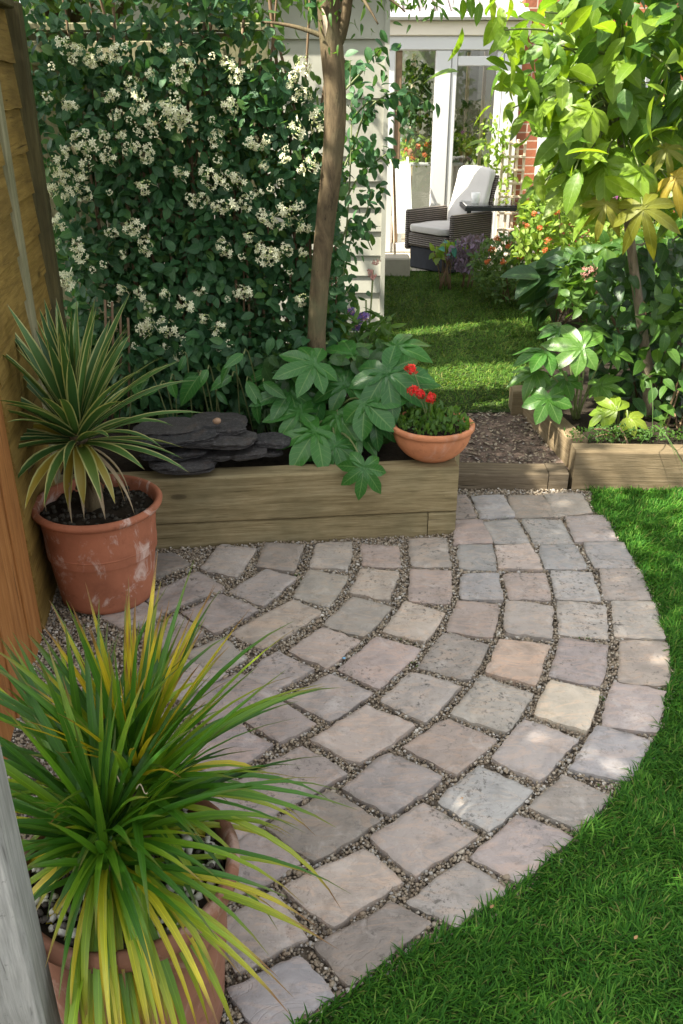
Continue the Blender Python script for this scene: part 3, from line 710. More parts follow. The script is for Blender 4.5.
st = empty('timber_step', (.8, 3.66, 0)); tag(st, 'low timber step of two boards crossing the path between the beds', 'step')
s0, s1 = np.array([.505, 3.675]), np.array([1.04, 3.655]); sj = s0 + (s1 - s0) * .835
beam('tread', s0, sj - [.004, 0], .13, -.06, .068, m_step, st); beam('tread', sj, s1, .13, -.06, .071, m_step, st)

rb = empty('raised_bed', (1.6, 3.8, 0)); tag(rb, 'low weathered timber bed edging beside the step, holding the lime leaved plants', 'raised bed')
beam('sleeper', (1.062, 3.66), (2.9, 3.60), .11, -.06, .178, m_sleeper2, rb)
beam('side_sleeper', (.955, 4.47), (1.058, 3.774), .09, -.06, .195, m_sleeper2, rb)
beam('end_post', (.905, 4.40), (.99, 4.40), .10, -.06, .225, m_sleeper2, rb)
vv = []; nx, ny = 50, 60
for j in range(ny):
    for i in range(nx):
        y = 3.72 + (8.9 - 3.72) * j / (ny - 1); xl = np.interp(y, [3.7, 4.46, 5.4, 6.2, 7.3, 8.9], [1.10, 1.02, 1.30, 1.52, 1.78, 1.8]); x = xl + (4.2 - xl) * i / (nx - 1)
        vv.append((x, y, .158 + .02 * mn.noise(Vector((x * 6, y * 6, 0))) + .01 * mn.noise(Vector((x * 22, y * 22, 0)))))
mb = MB(); mb.add(vv, [(j * nx + i, j * nx + i + 1, (j + 1) * nx + i + 1, (j + 1) * nx + i) for j in range(ny - 1) for i in range(nx - 1)])
mb.build('bed_soil', m_soil, rb)

# ------------------------------------------------------------------ slates stacked on the raised bed
# pixel box of each slate (cx, cy, half width, half height), distance and wording
SL = [(172, 437, 38, 8, 3.18, 'long dark slate under the yucca leaf tips, second from the bottom on the left'),
      (181, 467, 30, 11, 3.13, 'thick dark slate at the bottom left of the pile, jutting over the sleeper edge'),
      (183, 442, 0, 0, 0, ''),
      (180, 427, 0, 0, 0, ''),
      (187, 439, 27, 7.5, 3.17, 'flat pale-edged slate in the left stack, third from the bottom'),
      (171, 455, 28, 8, 3.16, 'brownish slate lying on the jutting bottom slate'),
      (165, 425, 30, 7, 3.24, 'upper left slate touched by the yucca leaf tips'),
      (226, 430, 16, 8, 3.24, 'short rounded slate just below the tan pebble'),
      (224, 441, 27, 9, 3.19, 'broad slate in the middle of the right stack'),
      (215, 459, 18, 7, 3.18, 'low slate wedged between the two stacks'),
      (246, 457, 18, 7.5, 3.18, 'small flat slate at the bottom right, on the sleeper'),
      (217, 419, 25, 9, 3.32, 'dark slate at the top of the pile behind the tan pebble'),
      (270, 442, 18, 9, 3.25, 'brown-faced slate beside the fatsia leaves, right end of the pile'),
      (199, 448, 16, 6, 3.25, 'dark slate filling the gap between the two stacks, half hidden'),
      (240, 447, 22, 6, 3.27, 'dark slate set back under the broad middle slate'),
      (152, 446, 20, 7, 3.22, 'dark slate at the far left end, behind the yucca leaf tips'),
      (200, 422, 16, 6, 3.30, 'small slate at the top of the left stack, left of the tan pebble'),
      (265, 456, 14, 5, 3.24, 'thin slate under the brown-faced slate at the right end')]
for (cx, cy, hw, hh, Y, lab) in SL:
    if not hw: continue
    cy += 7 if cy < 430 else (3 if cy < 445 else 0)
    c = P(cx, cy, Y); dpt = Y * CC + (CH - c[2]) * CS; a = hw * dpt / CF; hz = hh * dpt / CF * .72
    n = 44; v = []; ft = []; lv = [(.0, -1.0), (.5, -1.0), (.90, -1.0), (1.0, -.72), (1.02, -.25), (.94, -.12), (.95, 0.0), (1.0, .12), (1.01, .62), (.93, .95), (.55, 1.0), (.0, 1.0)]
    sd = Vector((cx * .37, cy * .21, 0)); ph = random.uniform(0, 6.28)
    for (rr_, zz) in lv:
        for k in range(n):
            th = 2 * math.pi * k / n; ct, sn = math.cos(th), math.sin(th)
            ro = (abs(ct) ** 3.2 + abs(sn) ** 3.2) ** (-1 / 3.2) * (1 + .16 * mn.noise(Vector((ct * 1.4, sn * 1.4, 0)) + sd) + .09 * mn.noise(Vector((ct * 4, sn * 4, zz * 2.5)) + sd) + .04 * mn.noise(Vector((ct * 11, sn * 11, zz * 6)) + sd))
            v.append((ct * ro * rr_ * a * 1.12, sn * ro * rr_ * min(a * .8, .10), hz * .54 * (zz * (1.12 - .62 * abs(ct * ro * rr_) ** 3) + .34 * mn.noise(Vector((ct * rr_ * 1.6, sn * rr_ * 1.6, zz)) + sd) + .20 * mn.noise(Vector((ct * rr_ * 5, sn * rr_ * 5, zz)) + sd))))
    v = np.array(v); ft = [(q_ * n + k, q_ * n + (k + 1) % n, (q_ + 1) * n + (k + 1) % n, (q_ + 1) * n + k) for q_ in range(len(lv) - 1) for k in range(n)]; uv = None
    tl = random.uniform(-.10, .10); v[:, 2] += v[:, 0] * tl
    m = MB(); m.add(v + (c + [0, .05, 0]), ft, uv)
    o = m.build('slate', m_slate, None, False, c + [0, .05, 0]); tag(o, lab, 'slate', 'slates stacked on the raised bed')
c = P(217, 421, 3.26); m = MB(); v, _, ft, uv = T_ico(2, 4, (.018, .016, .014), .2); m.add(v + c, (np.zeros((0, 4), int), ft), uv)
tag(m.build('pebble', plain('tan_pebble', (.30, .19, .12), .6, .2, 30), None, True, c), 'small tan pebble sitting on top of the dark slates', 'pebble')

# ------------------------------------------------------------------ fences
FA = np.array([-1.03, 2.45]); FD = np.array([-.15, 1.0]); FD = FD / np.linalg.norm(FD)
def fl(y): return np.array([-1.03 - .15 * (y - 2.45), y])
def post(y, w, h, mat, label, name='fence_post', off=(0, 0), rz=None):
    p = fl(y) + np.array(off); a = math.atan2(FD[1], FD[0]) - math.pi / 2 if rz is None else rz
    Mx = Matrix.Translation((p[0], p[1], 0)) @ Matrix.Rotation(a, 4, 'Z')
    m = MB(); m.box((-w / 2, -w / 2, -.05), (w / 2, w / 2, h), None, .006)
    o = m.build(name, mat, None, False); o.matrix_world = Mx; tag(o, label, 'fence post', 'fence posts along the left side'); return o
def boards(name, y0, y1, h, mat, label, nb, vertical=False, off=0.0, wavy=.006):
    """overlapped boards; local y runs along the fence, z up"""
    p = fl(y0); a = math.atan2(FD[1], FD[0]) - math.pi / 2; L = np.linalg.norm(fl(y1) - fl(y0))
    root = empty(name, (p[0] + off, p[1], 0), a); tag(root, label, 'fence panel', 'fence panels along the left side')
    m = MB()
    if not vertical:
        bh = h / nb
        for i in range(nb):
            z0 = i * bh; v = []; n = 16
            for k in range(n + 1):
                y = L * k / n; wv = wavy * mn.noise(Vector((y * 6, i * 3.1, y0)))
                for (x, z) in ((.010, z0 - .02 + wv), (.022, z0 - .018 + wv), (.010, z0 + bh), (-.004, z0 + bh)): v.append((x, y, z))
            f = [(k * 4 + j, (k + 1) * 4 + j, (k + 1) * 4 + (j + 1) % 4, k * 4 + (j + 1) % 4) for k in range(n) for j in range(4)]
            m.add(v, [q[::-1] for q in f] + [(0, 1, 2, 3), (n * 4 + 3, n * 4 + 2, n * 4 + 1, n * 4)])
    else:
        bw = L / nb
        for i in range(nb):
            m.box((0, i * bw + .002, .02), (.018 + .006 * (i % 2), (i + 1) * bw - .003, h), None, .003)
    o = m.build('boards', mat, None, False); o.parent = root
    for nm_, lo_, hi_ in (('capping', (-.02, -.0, h + .004), (.045, L, h + .034)), ('rail', (-.035, 0, .03), (-.008, L, .10)), ('rail', (-.035, 0, h - .12), (-.008, L, h - .05))):
        m2 = MB(); m2.box(lo_, hi_, None, .005); o2 = m2.build(nm_, m_fpost, None, False); o2.parent = root
    return root
boards('garden_fence', 2.50, 3.05, 1.88, m_fence, 'ochre overlapped fence panel behind the variegated pot plant', 13)
boards('garden_fence', 3.15, 3.50, 1.90, m_fence, 'ochre overlapped fence panel between the edge post and the dark corner post', 13)
boards('garden_fence', 1.30, 2.40, 1.45, m_fedge, 'orange stained vertical boards at the left edge behind the grassy plant', 8, True, .01)
post(2.45, .06, 1.45, m_fedge, 'orange brown post with a pale edge standing beside the large terracotta pot', off=(-.012, 0))
post(3.10, .07, 1.84, m_fpale, 'pale edged post half hidden behind the variegated plant', off=(-.005, 0))
post(3.56, .07, 1.93, m_fpost, 'dark brown corner post beside the flowering hedge', off=(.022, 0))
# return panel running behind the hedge, facing the camera
rp = empty('garden_fence', (-1.2, 4.10, 0)); tag(rp, 'pale green-grey fence panel behind the left end of the flowering hedge', 'fence panel', 'fence panels along the left side')
m = MB()
for i in range(-3, 7): m.box((-1.18 + i * .122, 4.10, .02), (-1.18 + i * .122 + .118, 4.12 + .006 * (i % 2), 1.86), None, .003)
m.build('boards', m_fpale, rp, False)
for nm_, lo_, hi_ in (('rail', (-1.39, 4.055, 1.74), (-.30, 4.097, 1.83)), ('rail', (-1.39, 4.055, .95), (-.30, 4.097, 1.03)), ('capping', (-1.5, 4.05, 1.865), (-.30, 4.14, 1.895)), ('stile', (-1.50, 4.05, .02), (-1.395, 4.098, 1.86))):
    m = MB(); m.box(lo_, hi_, None, .004); m.build(nm_, m_fpale, rp, False)
# grey post in the foreground
Mx = Matrix.Translation((-.515, .885, 0)) @ Matrix.Rotation(R(14), 4, 'Z')
m = MB(); m.box((-.055, -.055, -.05), (.055, .055, 1.35), None, .007)
o = m.build('gate_post', m_greyp, None, False); o.matrix_world = Mx; tag(o, 'weathered grey painted square post in the near left corner', 'post')

# ------------------------------------------------------------------ pots
def pot(name, c, rt, rb, h, mat, label, band=None, rim=.03, lip=.022, soilz=.045):
    prof = [(rb * .9, 0), (rb, .004), (rb + (rt - rb) * .03, .02)]
    for t in np.linspace(.08, .90, 64):
        r = rb + (rt - lip * .9 - rb) * t ** .9; z = h * t
        if band and min(abs(t - band + .025), abs(t - band - .025)) < .013: r += .005
        prof.append((r, z))
    zr_ = h - rim
    prof += [(rt - lip * .95, zr_ - .004), (rt - lip * .35, zr_), (rt, zr_ + rim * .3), (rt + .002, zr_ + rim * .65), (rt - .006, h - .003), (rt - lip * .5, h), (rt - lip * .95, h - .006), (rt - lip * 1.15, h - rim), (rt - lip * 1.3, h - soilz - .03), (rt - lip * 1.4, h * .5)]
    m = MB(); m.lathe(prof, 72, c, .008)
    o = m.build(name, mat, None, True, c); tag(o, label, 'plant pot')
    s = MB(); n = 40; rs = rt - lip * 1.25; v = []; f = []
    for i in range(9):
        for k in range(n):
            th = 2 * math.pi * k / n; r = rs * i / 8
            x, y = r * math.cos(th), r * math.sin(th); v.append((c[0] + x, c[1] + y, c[2] + h - soilz + .02 * mn.noise(Vector((x * 22, y * 22, c[0]))) + .012 * (1 - (r / rs) ** 2)))
    f = [(i * n + k, i * n + (k + 1) % n, (i + 1) * n + (k + 1) % n, (i + 1) * n + k) for i in range(8) for k in range(n)]
    s.add(v, f); so = s.build('potting_soil', m_soil, o)
    return o
PA = np.array([-.850, 2.735, 0]); PB = np.array([-.385, 1.125, 0])
potA = pot('terracotta_pot', PA, .222, .165, .375, m_terra, 'large terracotta pot with white bloom holding the variegated yucca', .55)
potB = pot('terracotta_pot', PB, .200, .150, .415, m_terra2, 'weathered terracotta pot in the foreground holding the grassy plant', None, .045, .022, .03)
def scatter_in(parent, c, r, z, n, rr, mat, name, label):
    m = MB(); a = rng.uniform(0, 2 * np.pi, n); q = r * np.sqrt(rng.random(n)); p = np.column_stack([c[0] + q * np.cos(a), c[1] + q * np.sin(a), np.full(n, z) + rng.uniform(0, .012, n)])
    m.inst(TP[1], p, frames(rng.normal(size=(n, 3)), np.array([0, 0, 1.]) + .5 * rng.normal(size=(n, 3))), rng.uniform(rr[0], rr[1], n), rng.random(n))
    o = m.build(name, mat, parent); o['label'] = label; o['kind'] = 'stuff'; return o
scatter_in(potB, PB, .165, .390, 230, (.006, .013), m_chip, 'stone_chippings', 'white stone chippings on the soil')
scatter_in(potB, PB, .165, .390, 260, (.005, .011), plain('dark_chipping', (.10, .085, .075), .8, .4, 40), 'dark_chippings', 'dark grit among the white chippings')
scatter_in(potA, PA, .18, .335, 160, (.006, .014), plain('leaf_mould', (.045, .04, .03), .9, .5, 40), 'leaf_mould', 'dark leaf mould on the soil')

# bowl of geraniums on the corner of the raised bed
BW = G(431, 456, .287); BW[2] = .288
prof = [(.075, 0), (.085, .003)] + [(.085 + .075 * math.sin(t * math.pi / 2) ** .9, .006 + .115 * t ** 1.25) for t in np.linspace(.08, 1, 12)] + [(.166, .122), (.172, .128), (.172, .142), (.166, .147), (.155, .146), (.150, .135), (.148, .10)]
m = MB(); m.lathe(prof, 64, BW, .006); bowl = m.build('terracotta_bowl', m_terra3, None, True, BW); tag(bowl, 'smooth terracotta bowl on the raised bed corner, planted with red geraniums', 'plant bowl')
s = MB(); s.lathe([(.001, .128), (.08, .126), (.15, .118)], 40, BW, .0); s.build('potting_soil', m_soil, bowl)

# ------------------------------------------------------------------ variegated yucca in the large pot
def strap_leaf(mb, base, d, L, W, droop, rnd, fold=.35, m=9, mat=0, taper=.55, twist=0.0, kink=0.0):
    d = np.asarray(d, float) / np.linalg.norm(d); pts = [np.asarray(base, float)]; step = L / (m - 1); cur = d.copy()
    for i in range(1, m):
        t = i / (m - 1)
        cur = cur + np.array([0, 0, -1]) * droop * (.35 + 1.3 * t) / (m - 1)
        if kink and t > .55: cur = cur + np.array([0, 0, -1]) * kink / (m - 1) * 2
        cur /= np.linalg.norm(cur); pts.append(pts[-1] + cur * step)
    if any(-.62 < q[0] < -.435 and .78 < q[1] < .97 for q in pts): return      # would pass through the grey post
    up = np.array([0, 0, 1.0])
    if abs(d[2]) > .9: up = np.array([-d[0], -d[1], .25]) + np.array([0, -.3, 0])
    prof = lambda t: (.75 + .25 * min(1, t / .25)) * (1 if t < taper else max(.03, 1 - ((t - taper) / (1 - taper)) ** 1.6))
    mb.strip(pts, W, up, prof, fold, rnd, mat, twist)
YC = np.array([-.885, 2.735, .60])
yu = empty('yucca', (PA[0], PA[1], .335)); tag(yu, 'variegated yucca with cream-edged spiky leaves and a short trunk', 'yucca')
m = MB(); m.tube(bez((PA[0] - .01, PA[1], .32), (PA[0] - .02, PA[1], .47), YC + [0, 0, .03], 9), np.linspace(.036, .030, 9), 14)
for i in range(26):
    a = random.uniform(0, 6.28); z = random.uniform(.40, .60); r = .034
    m.tube([(YC[0] + .03 + r * math.cos(a) - .02 * (z), YC[1] + r * math.sin(a), z), (YC[0] + .02 + r * 1.5 * math.cos(a), YC[1] + 1.5 * r * math.sin(a), z - .03)], [.010, .003], 5)
m.build('trunk', m_bark, yu)
m = MB(); N = 84; ga = 2.39996
for i in range(N):
    f = i / N
    el = R(86) - f ** .9 * R(80) + random.gauss(0, R(6)); az = i * ga + random.gauss(0, .15)
    L = (.35 + .10 * math.sin(math.pi * min(1, f * 1.1))) * random.uniform(.82, 1.12)
    d = (math.cos(el) * math.cos(az), math.cos(el) * math.sin(az), math.sin(el))
    if d[0] < -.55 and d[2] < .25: L *= .70
    b = YC + np.array([d[0] * .022, d[1] * .022, .05 - f * .08])
    rnd = random.random() * .75 if f < .82 else random.uniform(.3, .98)
    strap_leaf(m, b, d, L, random.uniform(.030, .044), .28 + .65 * f ** 2 * random.uniform(.3, 1.5), rnd, .38, 10, 0, .5, random.uniform(-.5, .5))
m.build('leaves', m_yucca, yu)
m = MB()
for (az, L, W, el, dr) in ((200, .30, .022, 5, 2.6), (232, .26, .02, 0, 3.2), (262, .27, .026, -35, 2.5), (280, .25, .024, -30, 3.0), (250, .22, .018, -50, 1.6), (305, .27, .022, -20, 2.0), (330, .30, .020, -15, 1.6), (345, .24, .018, -25, 2.0), (20, .26, .02, -30, 2.0), (150, .24, .02, -30, 2.0)):
    a = R(az); e = R(el); strap_leaf(m, YC + [.02 * math.cos(a), .02 * math.sin(a), -.03], (math.cos(e) * math.cos(a), math.cos(e) * math.sin(a), math.sin(e)), L, W, dr, random.random(), .5, 12, 0, .5, random.uniform(-2, 2))
m.build('dead_leaves', m_dead, yu)
m = MB()
for (az, L, W, el, dr) in ((256, .24, .034, -40, 2.4), (283, .22, .036, -30, 2.2), (318, .25, .03, -20, 1.6)):
    a = R(az); e = R(el); strap_leaf(m, YC + [.02 * math.cos(a), .02 * math.sin(a), -.01], (math.cos(e) * math.cos(a), math.cos(e) * math.sin(a), math.sin(e)), L, W, dr, .93, .3, 12, 0, .55)
m.build('yellow_leaves', m_yucca, yu)

# ------------------------------------------------------------------ grassy plant in the foreground pot
gy = empty('cordyline', (PB[0], PB[1], .345)); tag(gy, 'bushy grass-leaved plant with green and yellow strap leaves in the foreground pot', 'pot plant')
heads = [(np.array([-.415, 1.12, .455]), 150, 1.0), (np.array([-.385, 1.22, .47]), 95, 1.06), (np.array([-.46, 1.20, .46]), 72, .95), (np.array([-.40, 1.08, .44]), 24, .8)]
m = MB(); my = MB()
for hi, (hc, N, sc) in enumerate(heads):
    mst = MB(); mst.tube([(hc[0], hc[1], .33), hc + [0, 0, .02]], [.02, .016], 10); mst.build('stem', m_cane, gy)
    for i in range(N):
        f = i / N; el = R(82) - f ** .8 * R(92) + random.gauss(0, R(8)); az = i * ga + random.gauss(0, .25) + hi
        d = np.array((math.cos(el) * math.cos(az), math.cos(el) * math.sin(az), math.sin(el)))
        L = sc * random.uniform(.31, .49) * (.82 + .30 * min(1, f * 2.2))
        if d[1] < -.3 and d[2] > .3: L *= .75
        if d[0] < -.2 and d[1] < -.15: L *= .5
        if hi == 2 and d[1] < -.2: L *= .5
        if d[0] > .35: L *= .86
        if d[0] > .1 and d[1] < -.1 and d[2] < .15: L *= .62
        b = hc + np.array([d[0] * .012, d[1] * .012, .03 - .04 * f])
        rnd = min(1, max(0, random.gauss(.30, .17) + (.28 * (f > .78)) + (.14 if random.random() < .12 else 0)))
        strap_leaf(m, b, d, L, random.uniform(.0110, .0178), random.uniform(.15, .75) + .9 * f ** 2, rnd, .45, 9, 0, .40, random.uniform(-.6, .6))
# young yellow tuft at the back
yb = np.array([-.39, 1.26, .50])
for i in range(52):
    az = random.uniform(0, 6.28); el = R(random.uniform(55, 86)); d = np.array((math.cos(el) * math.cos(az), math.cos(el) * math.sin(az), math.sin(el)))
    strap_leaf(my, yb + [d[0] * .02, d[1] * .02, 0], d, random.uniform(.22, .42), random.uniform(.010, .015), random.uniform(.05, .5), random.uniform(.72, 1.0), .45, 8, 0, .45)
# hanging yellow skirt at the front
for i in range(125):
    az = R(max(247, random.gauss(262, 30))); el = R(random.uniform(-12, 42)); hc = heads[0][0]; d = np.array((math.cos(el) * math.cos(az), math.cos(el) * math.sin(az), math.sin(el)))
    strap_leaf(my, hc + [d[0] * .03, d[1] * .03, -.02], d, random.uniform(.28, .42), random.uniform(.010, .016), random.uniform(1.7, 3.4), random.uniform(.40, .95), .45, 10, 0, .45, random.uniform(-.8, .8))
for i in range(12):
    az = R(random.gauss(350, 16)); el = R(random.uniform(-15, 15)); hc = heads[3][0]; d = np.array((math.cos(el) * math.cos(az), math.cos(el) * math.sin(az), math.sin(el)))
    strap_leaf(my, hc + [d[0] * .03, d[1] * .03, 0], d, random.uniform(.26, .40), random.uniform(.009, .013), random.uniform(.4, 1.1), random.uniform(.62, .92), .45, 9, 0, .45)
m.build('leaves', m_cord, gy); my.build('yellow_leaves', m_cord, gy)
m = MB()
for i in range(46):
    az = R(random.gauss(262, 60)); el = R(random.uniform(-60, -5)); hc = heads[i % 3][0]; d = np.array((math.cos(el) * math.cos(az), math.cos(el) * math.sin(az), math.sin(el)))
    strap_leaf(m, hc + [d[0] * .03, d[1] * .03, -.03], d, random.uniform(.16, .36), random.uniform(.006, .011), random.uniform(1.0, 2.6), random.random(), .6, 10, 0, .4, random.uniform(-3, 3))
m.build('dead_leaves', m_dead, gy)
for (u, v, Y) in ((118, 780, 1.14), (142, 789, 1.12)):
    m = MB(); c = P(u, v, Y); k = np.linspace(0, 1, 11); m.tube(np.column_stack([c[0] - .010 + .020 * k, c[1] + .006 * np.sin(k * 5.5), c[2] + .005 * np.sin(k * 5.5)]), .0011, 6); m.build('dry_curl', m_bwood, gy)

# ------------------------------------------------------------------ flowering hedge
def in_gap(p):
    """sun shafts: leaves left out of crowns and hedge so the sun reaches chosen spots"""
    k = np.zeros(len(p), bool)
    for (q, r) in GAPS:
        w = p - np.array(q); t = w @ SUNV; dd = np.linalg.norm(w - t[:, None] * SUNV, axis=1); k |= (dd < r) & (t > .25)
    return k
SUNV = np.array([-.62, -.24, .745]); SUNV /= np.linalg.norm(SUNV)      # towards the sun
GAPS = [((.60, 4.72, .12), .28), ((.90, 4.85, .12), .36), ((1.18, 4.8, .15), .30), ((.12, 5.97, .75), .30), ((1.25, 3.95, .5), .14), ((1.0, 4.4, .5), .14),  ((.93, 3.72, .07), .06), ((.62, 1.87, 0), .035), ((1.35, 3.66, .17), .07), ((1.05, 3.80, .15), .07), ((1.05, 4.2, .4), .10)]  # added openings: spots and radii where leaves are cut for sun patches
T_h = T_ovate(.62, .18, .12, 4, .42); T_s = T_ovate(.42, .3, .3, 6, .45); T_s2 = T_ovate(.55, .25, .35, 6, .40); T_small = T_ovate(.5, .2, .15, 2, .45); T_long = T_ovate(.3, .3, .4, 6, .4)
def scatter_leaves(mb, pos, size, tpl, bias=(0, -.5, .7), rand=.6, axb=(0, 0, -.4), axr=.8, mat=0, rnd=None):
    N = len(pos); nm = np.asarray(bias)[None] + rng.normal(size=(N, 3)) * rand; ax = np.asarray(axb)[None] + rng.normal(size=(N, 3)) * axr
    mb.inst(tpl, pos, frames(ax, nm), rng.uniform(size[0], size[1], N), rng.random(N) if rnd is None else rnd, mat)
hd = empty('flowering_hedge', (-.6, 3.95, .27)); tag(hd, 'tall dark green climbing hedge dotted with cream flower clusters behind the raised bed', 'hedge')
m = MB(); N = 9500
x = rng.uniform(-1.22, .0, N); z = .34 + 2.1 * rng.random(N)
fy = np.array([3.78 + .10 * mn.noise(Vector((a * 3.5, b * 3.5, 0))) + .05 * mn.noise(Vector((a * 9, b * 9, 3))) for a, b in zip(x, z)]) - .12 * np.clip((z - 1.0), 0, 1.2) * .4 + .08 * np.clip(.7 - z, 0, 1)
y = fy + np.abs(rng.normal(0, .085, N))
p = np.column_stack([x, y, z]); hole = np.array([mn.noise(Vector((a * 4.2, b * 4.2, 11))) for a, b in zip(x, z)])
thin = np.clip((z - 1.78) / .4, 0, 1) * .66
keep = (rng.random(N) > thin) & ~((hole > .36) & (rng.random(N) < .7)) & ~in_gap(p)
pk = p[keep]; scatter_leaves(m, pk[::3], (.022, .05), T_ovate(.48, .25, .25, 4, .38), (0, -.75, .8), .55, (0, -.2, -.1), .9); scatter_leaves(m, np.concatenate([pk[1::3], pk[2::3]]), (.034, .070), T_h, (0, -.85, .75), .42, (0, -.25, -.35), .75)
p2 = np.column_stack([rng.uniform(-1.2, .0, 3600), rng.uniform(3.9, 4.02, 3600), rng.uniform(.3, 1.75, 3600)])
p2 = p2[~in_gap(p2)]
scatter_leaves(m, p2, (.04, .065), T_h, (0, -.7, .5), .7)
m.build('foliage', m_hedge, hd)
m = MB(); N = 2600
p = np.concatenate([np.column_stack([rng.uniform(-1.3, .02, N), rng.uniform(3.84, 4.3, N), rng.uniform(1.58, 2.45, N)]), np.column_stack([rng.uniform(-.5, .0, 900), rng.uniform(3.78, 4.1, 900), rng.uniform(1.25, 2.3, 900)])]); p = p[~in_gap(p)]
scatter_leaves(m, p, (.03, .06), T_h, (0, -.4, .7), .7); m.build('upper_foliage', m_hedge_b, hd)
m = MB()
for i in range(26):
    xx = random.uniform(-1.2, .0); pts = [(xx + random.gauss(0, .03) * k, 3.92 + random.gauss(0, .02), .25 + .34 * k) for k in range(7)]
    m.tube(bez(pts[0], pts[3], (xx + random.gauss(0, .12), 3.90, random.uniform(1.6, 2.4)), 10), random.uniform(.004, .008), 6)
for (u, v0, v1) in ((105, 430, 300), (112, 430, 302), (120, 425, 310), (128, 425, 318)):
    a = P(u, v1, 3.66); b = P(u, v0, 3.70); m.tube(bez(b, (a + b) / 2 + [.01, 0, 0], a, 6), .006, 6)
m.build('stems', m_cane, hd)
def flower_cluster_mesh(seed, n=24, r=.030, name='flower_cluster'):
    rr = np.random.default_rng(seed); m = MB()
    fv = []; ff = []
    for k in range(5):
        a = k * 2 * math.pi / 5; b = len(fv)
        fv += [(0, 0, 0), (.55 * math.cos(a - .45), .55 * math.sin(a - .45), .16), (1.0 * math.cos(a), math.sin(a), .1), (.55 * math.cos(a + .45), .55 * math.sin(a + .45), .16)]; ff.append((b, b + 1, b + 2, b + 3))
    tp = (np.array(fv), np.array(ff), np.zeros((0, 3), int), np.zeros((len(fv), 2)))
    d = rr.normal(size=(n, 3)) + np.array([0, -.9, .3]); d = nrm(d); p = d * r * rr.uniform(.55, 1.1, (n, 1)) * np.array([1.15, .7, 1.0])
    m.inst(tp, p, frames(rr.normal(size=(n, 3)), d + .3 * rr.normal(size=(n, 3))), rr.uniform(.42, .60, n) * np.minimum(r, .028), rr.random(n))
    v, _, ft, uv = T_ico(1, seed, (.0035, .0035, .0035), .2); q = nrm(rr.normal(size=(14, 3)) + np.array([0, -.4, 0])) * r * .8
    m.inst((v, np.zeros((0, 4), int), ft, uv), q, frames(rr.normal(size=(14, 3)), rr.normal(size=(14, 3))), np.full(14, 1.0), rr.random(14), 1)
    return m
fl_px = [(133, 205), (225, 195), (262, 165), (335, 215), (370, 240), (365, 140), (460, 215), (345, 235), (432, 275), (500, 285), (590, 262), (605, 190), (608, 130), (580, 163), (165, 285), (130, 300), (217, 315), (295, 310), (245, 270), (110, 330), (132, 358), (103, 380), (160, 340), (165, 385), (130, 395), (365, 343), (420, 357), (292, 375), (480, 357), (400, 400), (430, 415), (460, 415), (490, 405), (525, 435), (575, 415), (560, 440), (610, 450), (620, 330), (265, 455), (100, 445), (120, 445), (447, 495), (500, 475), (540, 515), (575, 500), (605, 505), (130, 560), (290, 490), (160, 500), (105, 490), (485, 585), (330, 590), (185, 120), (210, 110), (160, 100), (235, 105), (135, 95), (300, 150), (280, 205), (515, 290), (270, 290), (145, 215), (355, 225), (530, 330), (640, 240)]
fl_px = [(a / 2, b / 2) for a, b in fl_px] + [(a / 2, 250 + b / 2) for a, b in ((130, 60), (298, 148), (370, 112), (333, 155), (410, 138), (325, 195), (362, 208), (445, 190), (487, 87), (540, 12), (605, 100), (440, 160), (160, 5), (290, 160))]
protos = [flower_cluster_mesh(100 + k, 13 + 3 * k, .034 + .004 * k).build('flower_cluster', [m_cream, m_creamc], hd) for k in range(3)]
first = [True] * 3
fl_px += [(random.uniform(45, 318), random.uniform(40, 330)) for _ in range(20)]
for i, (u, v) in enumerate(fl_px):
    k = i % 3; o = protos[k]
    if not first[k]: o = protos[k].copy(); COL.objects.link(o)
    first[k] = False
    a = P(u, v, 3.7); yy = 3.70 + .10 * mn.noise(Vector((a[0] * 3.5, a[2] * 3.5, 0))) - .048 * max(0, a[2] - 1.0); c = P(u, v, yy)
    o.parent = hd; o.matrix_parent_inverse = Matrix.Translation(hd.location).inverted()
    o.location = tuple(c); o.rotation_euler = (random.uniform(-.4, .4), random.uniform(0, 6.28), random.uniform(-.4, .4)); s_ = random.uniform(.6, 1.15) * (.7 if i > 78 else 1); o.scale = (s_, s_, s_)

m = MB(); fv_ = flower_cluster_mesh(77, 4, .018)
V0 = np.concatenate(fv_.v); 
for (u, v) in [(a + random.gauss(0, 22), b + random.gauss(0, 18)) for a, b in fl_px[::2]]:
    if v < 20 or u > 325: continue
    a = P(u, v, 3.7); yy = 3.70 + .10 * mn.noise(Vector((a[0] * 3.5, a[2] * 3.5, 0))) - .048 * max(0, a[2] - 1.0); c = P(u, v, yy); s_ = random.uniform(.7, 1.2); th = random.uniform(0, 6.28)
    W_ = V0 @ np.array([[math.cos(th), 0, math.sin(th)], [0, 1, 0], [-math.sin(th), 0, math.cos(th)]]) * s_ + c
    m.add(W_, (np.concatenate(fv_.q), np.concatenate(fv_.t)))
so_ = m.build('stray_florets', m_cream, hd); so_['kind'] = 'stuff'
